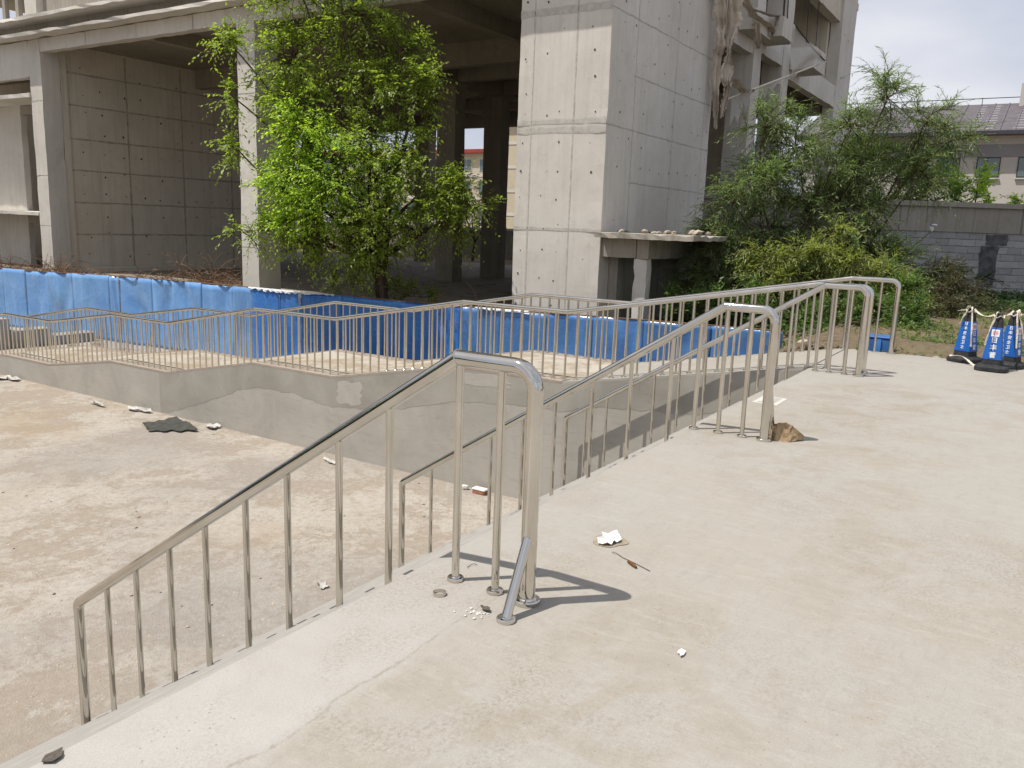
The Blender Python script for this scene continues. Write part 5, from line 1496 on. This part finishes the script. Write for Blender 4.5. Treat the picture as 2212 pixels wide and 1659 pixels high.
def flat_scrap(name, mat, c, pts, h, label, cat, seed=0, curl=0.0, group=None, div=3):
    """thin irregular sheet lying on the ground: outline (dx,dy), slightly crumpled and with thickness"""
    R = np.random.RandomState(seed); m = MB(); n = len(pts)
    rings = []
    for j in range(div + 1):
        s = j / div
        for (x, y) in pts:
            z = 0.004 + R.uniform(0, h) * (0.3 + 0.7 * s) + curl * s * s * R.uniform(0, 1)
            m.v.append((c[0] + x * s, c[1] + y * s, c[2] + z) if j else (c[0], c[1], c[2] + h * 0.6 + 0.004))
    for j in range(div):
        for k in range(n): m.f.append((j * n + k, j * n + (k + 1) % n, (j + 1) * n + (k + 1) % n, (j + 1) * n + k))
    o = m.build(name, mat, origin=c)
    sd = o.modifiers.new('t', 'SOLIDIFY'); sd.thickness = 0.003; sd.offset = -1
    return tag(o, label, cat, group)
def ragged(rx, ry, n, seed, j=0.25):
    R = np.random.RandomState(seed)
    ph = R.uniform(0, 6.28, 5)
    f = lambda a: 1 + j * (0.5 * math.sin(2 * a + ph[0]) + 0.4 * math.sin(3 * a + ph[1]) + 0.3 * math.sin(5 * a + ph[2])) + R.uniform(-0.12, 0.12) * j
    return [(rx * math.cos(a) * f(a), ry * math.sin(a) * f(a)) for a in [2 * math.pi * k / n for k in range(n)]]

# on the platform
st = flat_scrap('damp_stain', 'damp_stain', (3.625, 1.675, -0.0035), ragged(0.085, 0.08, 40, 3, 0.18), 0.0006, 'damp brown ring on the concrete under the crumpled tissue', 'stain', 3)
flat_scrap('tissue', 'tissue', (3.625, 1.675, 0.0), ragged(0.07, 0.055, 18, 5, 0.35), 0.022, 'crumpled white tissue on the damp ring', 'tissue', 5, 0.012)
t = empty('wood_chip', (3.41, 1.45, 0), 'short dark brown stick lying right of the nearest railing shadow', 'stick')
MB().tube([(3.435, 1.485, 0.008), (3.41, 1.45, 0.010), (3.392, 1.425, 0.008)], [0.007, 0.009, 0.006], 7).build('stick', 'wood_chip', t)
wire = MB().tube([(3.50, 1.60, 0.004), (3.487, 1.585, 0.012), (3.49, 1.565, 0.006), (3.47, 1.53, 0.004), (3.45, 1.47, 0.004), (3.42, 1.40, 0.004), (3.40, 1.36, 0.005)], 0.0018, 5).build('wire', 'wire', origin=(3.45, 1.48, 0))
tag(wire, 'thin kinked wire above the brown stick on the platform', 'wire')
rg = [(2.63 + 0.028 * math.cos(a), 1.985 + 0.028 * math.sin(a), 0.006) for a in np.linspace(0, 2 * math.pi, 22)]
m = MB()
for (x, y, z) in rg: m.v += [(x, y, 0.001), (x, y, 0.014), (2.63 + (x - 2.63) * 0.88, 1.985 + (y - 1.985) * 0.88, 0.014), (2.63 + (x - 2.63) * 0.88, 1.985 + (y - 1.985) * 0.88, 0.001)]
for i in range(21):
    for k in range(4): m.f.append((i * 4 + k, i * 4 + (k + 1) % 4, i * 4 + 4 + (k + 1) % 4, i * 4 + 4 + k))
tag(m.build('metal_ring', 'steel', origin=(2.63, 1.985, 0)), 'loose cut pipe ring lying near the nearest railing', 'ring')
pw = empty('plaster_crumbs', (2.59, 1.75, 0), 'spilt white plaster crumbs by the brace foot of the nearest railing', 'debris')
R = np.random.RandomState(2)
for k in range(34):
    r = abs(R.normal(0, 0.028)); a = R.uniform(0, 6.28); s = R.uniform(0.002, 0.007)
    blob('crumb', 'powder', pw, (2.585 + r * math.cos(a), 1.755 + r * math.sin(a) * 1.4, s * 0.5), (s * 1.4, s * 1.2, s * 0.7), seed=k, sub=1)
flat_scrap('paint_flake', 'dark_scrap', (2.625, 1.745, 0), ragged(0.016, 0.024, 9, 6, 0.3), 0.006, 'curled grey flake beside the plaster crumbs', 'flake', 6, 0.01)
flat_scrap('dark_scrap', 'dark_scrap', (1.12, 2.215, 0), ragged(0.035, 0.022, 10, 8, 0.35), 0.006, 'dark scrap at the stair edge in the lower left corner', 'scrap', 8)
flat_scrap('paper_chip', 'tissue', (2.77, 0.96, 0), ragged(0.025, 0.014, 9, 9, 0.4), 0.006, 'tiny white paper chip alone on the platform', 'chip', 9)
swarf = [(2.94 + 0.035 * math.cos(a), 2.04 + 0.035 * math.sin(a) - 0.02, 0.004 + 0.006 * math.sin(a * 2) ** 2) for a in np.linspace(0.3, 2.2, 10)]
tag(MB().tube(swarf, 0.0015, 5).build('metal_swarf', 'rebar', origin=(2.94, 2.04, 0)), 'thin curl of metal swarf behind the nearest balusters', 'swarf')
sheetp = empty('paper_sheet', (7.8, 2.03, 0), 'pale printed paper sheet stuck to the platform behind the middle post', 'paper')
MB().box(7.62, 8.0, 1.93, 2.16, 0.0, 0.003).build('sheet', 'paper', sheetp)
for k in range(6): MB().box(7.66 + 0.055 * k, 7.69 + 0.055 * k, 1.97, 2.12 - 0.02 * (k % 3), 0.003, 0.004).build('print_line', 'paper_print', sheetp)
MB().box(7.5, 7.6, 1.97, 2.05, 0.0, 0.003).build('torn_piece', 'paper_print', sheetp)
# loose grit on the platform, too fine to count
R = np.random.RandomState(77); gp = []
n = 380
gx_, gy_ = R.uniform(1.0, 11.5, n), R.uniform(-3, 2.2, n)
gs = np.abs(R.normal(0.0015, 0.0016, n)) + 0.001
v0 = np.array([[1, 0, 0], [-0.5, 0.87, 0], [-0.5, -0.87, 0], [0, 0, 1.0]])
V = v0[None] * gs[:, None, None] * R.uniform(0.7, 1.6, (n, 1, 3)) + np.stack([gx_, gy_, np.zeros(n)], 1)[:, None]
k4 = np.arange(n)[:, None] * 4
Fq = np.concatenate([k4 + np.array([[0, 1, 3]]), k4 + np.array([[1, 2, 3]]), k4 + np.array([[2, 0, 3]])], 0)
tag(np_mesh('grit', V.reshape(-1, 3), Fq, 'damp_stain', None, origin=(5, 0, 0)), 'fine dark grit scattered over the platform', 'grit', kind='stuff')

# on the lower yard
def rub(u, v):
    a, b_, c_, d = np.array([9.02, 13.6]), np.array([9.36, 14.3]), np.array([9.98, 14.15]), np.array([9.6, 12.95])
    p = (a * (1 - v) + d * v) * (1 - u) + (b_ * (1 - v) + c_ * v) * u
    R = math.sin(u * 31 + v * 17) * 0.02 + math.sin(u * 13 - v * 23) * 0.02
    e = 1 if (u in (0, 1) or v in (0, 1)) else 0
    z = GZ + 0.012 + 0.03 * math.sin(u * 2.6 + 0.4) + 0.05 * v ** 3 * (0.4 + 0.6 * (1 - u)) + 0.012 * math.sin(9 * u + 5 * v)
    return (p[0] + R * e, p[1] + R * 1.6 * e, z)
rso = sheet(rub, 14, 14).build('rubber_sheet', 'rubber_sheet', origin=(9.5, 13.7, GZ))
sdm = rso.modifiers.new('t', 'SOLIDIFY'); sdm.thickness = 0.012; sdm.offset = -1
tag(rso, 'ragged black rubber sheet lying on the lower yard', 'rubber sheet')
LW = 'litter on the lower yard'
for i, (x, y, rx, ry, lab) in enumerate([(9.9, 15.25, 0.15, 0.42, 'crumpled white plastic bag by the ramp wall, left of the rubber sheet'), (9.68, 16.3, 0.1, 0.35, 'flat white plastic strip at the foot of the ramp wall'),
                                       (9.95, 13.0, 0.14, 0.3, 'white and red plastic bag right of the rubber sheet'), (9.87, 20.3, 0.25, 0.5, 'white plastic rag at the left end of the ramp wall'),
                                       (9.72, 9.65, 0.1, 0.2, 'bundle of pale plastic strips behind the nearest handrail'), (6.2, 6.3, 0.09, 0.1, 'white paper scrap seen between the nearest balusters')]):
    flat_scrap('plastic_scrap', 'plastic_white', (x, y, GZ), ragged(rx * 0.62, ry * 0.7, 16, 20 + i, 0.6), 0.05 if i < 4 else 0.02, lab, 'litter', 20 + i, 0.05, group=LW)
bk = empty('broken_brick', (10.0, 6.8, GZ), 'broken red brick with mortar on it below the ramp wall', 'brick')
MB().box(9.9, 10.02, 6.68, 6.9, GZ, GZ + 0.055).build('brick_body', 'brick_red', bk, bevel=0.01)
MB().box(9.895, 10.025, 6.67, 6.91, GZ + 0.056, GZ + 0.085).build('mortar_cap', 'powder', bk, bevel=0.012)
tag(blob('plaster_lump', 'powder', None, (9.98, 7.08, GZ + 0.04), (0.05, 0.06, 0.05), seed=5, sub=2), 'white plaster lump beside the broken brick', 'lump')
R = np.random.RandomState(91)
for k in range(60):
    y = 6.4 + R.exponential(3.2); x = R.uniform(2.6, 9.9)
    if y > 20: continue
    s = R.uniform(0.008, 0.022)
    blob_o = blob('pebble', 'rubble', None, (x, y, GZ + s * 0.4), (s * 1.3, s, s * 0.7), seed=k, sub=1)
    tag(blob_o, 'small loose pebble on the dusty lower yard', 'pebble', 'pebbles on the lower yard')
# fine gravel, one object
n = 5200
gx_, gy_ = R.uniform(0.5, 10.0, n), 6.05 + R.exponential(4.0, n)
gs = np.abs(R.normal(0.004, 0.004, n)) + 0.002
V = v0[None] * gs[:, None, None] * R.uniform(0.7, 1.6, (n, 1, 3)) + np.stack([gx_, gy_, np.full(n, GZ)], 1)[:, None]
k4 = np.arange(n)[:, None] * 4
Fq = np.concatenate([k4 + np.array([[0, 1, 3]]), k4 + np.array([[1, 2, 3]]), k4 + np.array([[2, 0, 3]])], 0)
tag(np_mesh('gravel', V.reshape(-1, 3), Fq, 'rubble', None, origin=(5, 8, GZ)), 'fine gravel scattered over the lower yard', 'gravel', kind='stuff')
lw = empty('low_wall', (12.8, 24.6, GZ), 'low stepped concrete wall beyond the foot of the ramp', 'wall')
MB().box(10.4, 12.3, 24.9, 25.3, GZ - 0.05, GZ + 0.85).build('end_wall', 'ramp_wall', lw, bevel=0.01)
MB().box(12.3, 13.4, 24.75, 25.3, GZ - 0.05, GZ + 0.5).build('stepped_wall', 'ramp_coat', lw, bevel=0.01)
MB().box(13.4, 14.7, 24.6, 25.2, GZ - 0.05, GZ + 0.28).build('stepped_wall', 'ramp_coat', lw, bevel=0.01)

# soil edge: stones, a blue crate, a floodlight on a bent pole
bxo = empty('blue_crate', (12.95, 1.85, -0.08), 'small blue crate on the soil behind the far railing post', 'crate')
MB().box(12.62, 12.95, 1.72, 2.03, -0.09, 0.15).build('crate_body', 'blue_box', bxo, bevel=0.015)
MB().box(12.61, 12.96, 1.71, 2.04, 0.15, 0.175).build('crate_rim', 'blue_box', bxo, bevel=0.008)
MB().box(12.60, 12.62, 1.84, 1.92, -0.06, 0.14).build('crate_rib', 'blue_deep', bxo)
R = np.random.RandomState(33)
spots = [(12.55, 1.35, 0.07, 'sharp grey stone at the platform edge behind the ramp railing'), (12.62, 1.12, 0.05, 'flat tan stone left of the road cones'), (12.9, 0.95, 0.06, 'rounded pale stone on the soil behind the left road cone'),
         (13.2, 1.5, 0.05, 'small brown stone beside the blue crate'), (13.0, -0.25, 0.07, 'flat slab of stone right of the road cones'), (13.9, 3.2, 0.08, 'grey stone lying in the straw by the ramp head')]
for i, (x, y, s, lab) in enumerate(spots):
    tag(blob('stone', 'rubble', None, (x, y, soil_z(x, y) + s * 0.5), (s * 1.5, s * 1.2, s * 0.8), seed=200 + i, sub=2), lab, 'stone', 'stones along the soil edge')
fl = empty('floodlight', (24.5, 2.7, -0.2), 'small white floodlight on a bent pole before the block wall', 'floodlight')
MB().tube([(23.9, 3.4, -0.2), (23.95, 3.35, 0.6), (24.1, 3.15, 1.2), (24.4, 2.8, 1.62), (24.5, 2.7, 1.75)], 0.013, 6).build('pole', 'twig', fl)
MB().lathe((24.5, 2.7, 1.74), [(0.03, 0), (0.055, 0.03), (0.06, 0.12), (0.03, 0.14)], 12).build('lamp_head', 'lamp_white', fl, smooth=True)
MB().lathe((24.48, 2.64, 1.88), [(0.02, 0), (0.075, 0.015), (0.075, 0.045), (0.03, 0.06)], 12).build('lamp_cap', 'lamp_white', fl, smooth=True)

# clods and stones in the dug soil edge behind the platform, too many to count
R = np.random.RandomState(123)
import bmesh as _bm
cl_v, cl_f, off = [], [], 0
ico = _bm.new(); _bm.ops.create_icosphere(ico, subdivisions=1, radius=1.0)
iv = np.array([v.co[:] for v in ico.verts]); ifc = np.array([[v.index for v in f.verts] for f in ico.faces]); ico.free()
for k in range(420):
    x, y = 12.5 + R.exponential(0.9), R.uniform(-3.5, 3.6)
    if x > 17: continue
    s_ = abs(R.normal(0.018, 0.018)) + 0.008
    v = iv * (1 + R.normal(0, 0.2, (len(iv), 1))) * s_ * R.uniform(0.7, 1.4, 3) + np.array([x, y, soil_z(x, y) + s_ * 0.3])
    cl_v.append(v); cl_f.append(ifc + off); off += len(iv)
tag(np_mesh('soil_clods', np.concatenate(cl_v), np.concatenate(cl_f), 'soil', None, origin=(13, 0, -0.1)), 'crumbly clods of soil along the dug edge behind the platform', 'clods', kind='stuff')

# a belt of trees beyond the lower yard, left of the view: the polished rails mirror it
R = np.random.RandomState(404)
lv_, wd_ = [], []
for k in range(24):
    bx, by = (-46 + k * 3.8 + R.normal(0, 0.6), 38 + R.normal(0, 1.6)) if k < 15 else (-33 + (k - 15) * 3.4, 25 + R.normal(0, 1.0))
    hgt = R.uniform(12.5, 17.5) if k < 15 else R.uniform(6.0, 8.5)
    if math.atan2(by - 4, bx + 4) < math.radians(70): continue
    wd_.append(thin_tubes(bez(np.array([[bx, by, GZ]]), np.array([[bx + R.normal(0, 0.4), by, GZ + hgt * 0.75]]), 8, 0.2, R), 0.16, 0.05, 7))
    nt = 900
    dr = unit(R.normal(0, 1, (nt, 3)))
    p0 = np.array([bx, by, GZ + hgt * 0.55]) + dr * R.uniform(0.45, 1.0, (nt, 1)) * np.array([2.9, 2.3, hgt * 0.45])
    Lt = R.uniform(0.5, 1.1, nt)
    lv_.append(twig_leaves(p0, unit(dr + R.normal(0, 0.5, (nt, 3))), Lt, 0.3 * Lt, 8, 0.34, 0.2, R))
tag(np_mesh('tree_belt', *merge(lv_ + wd_), 'vine_leaf', None, origin=(-10, 44, GZ)), 'dark belt of trees beyond the lower yard, mirrored in the handrails', 'trees', kind='stuff')
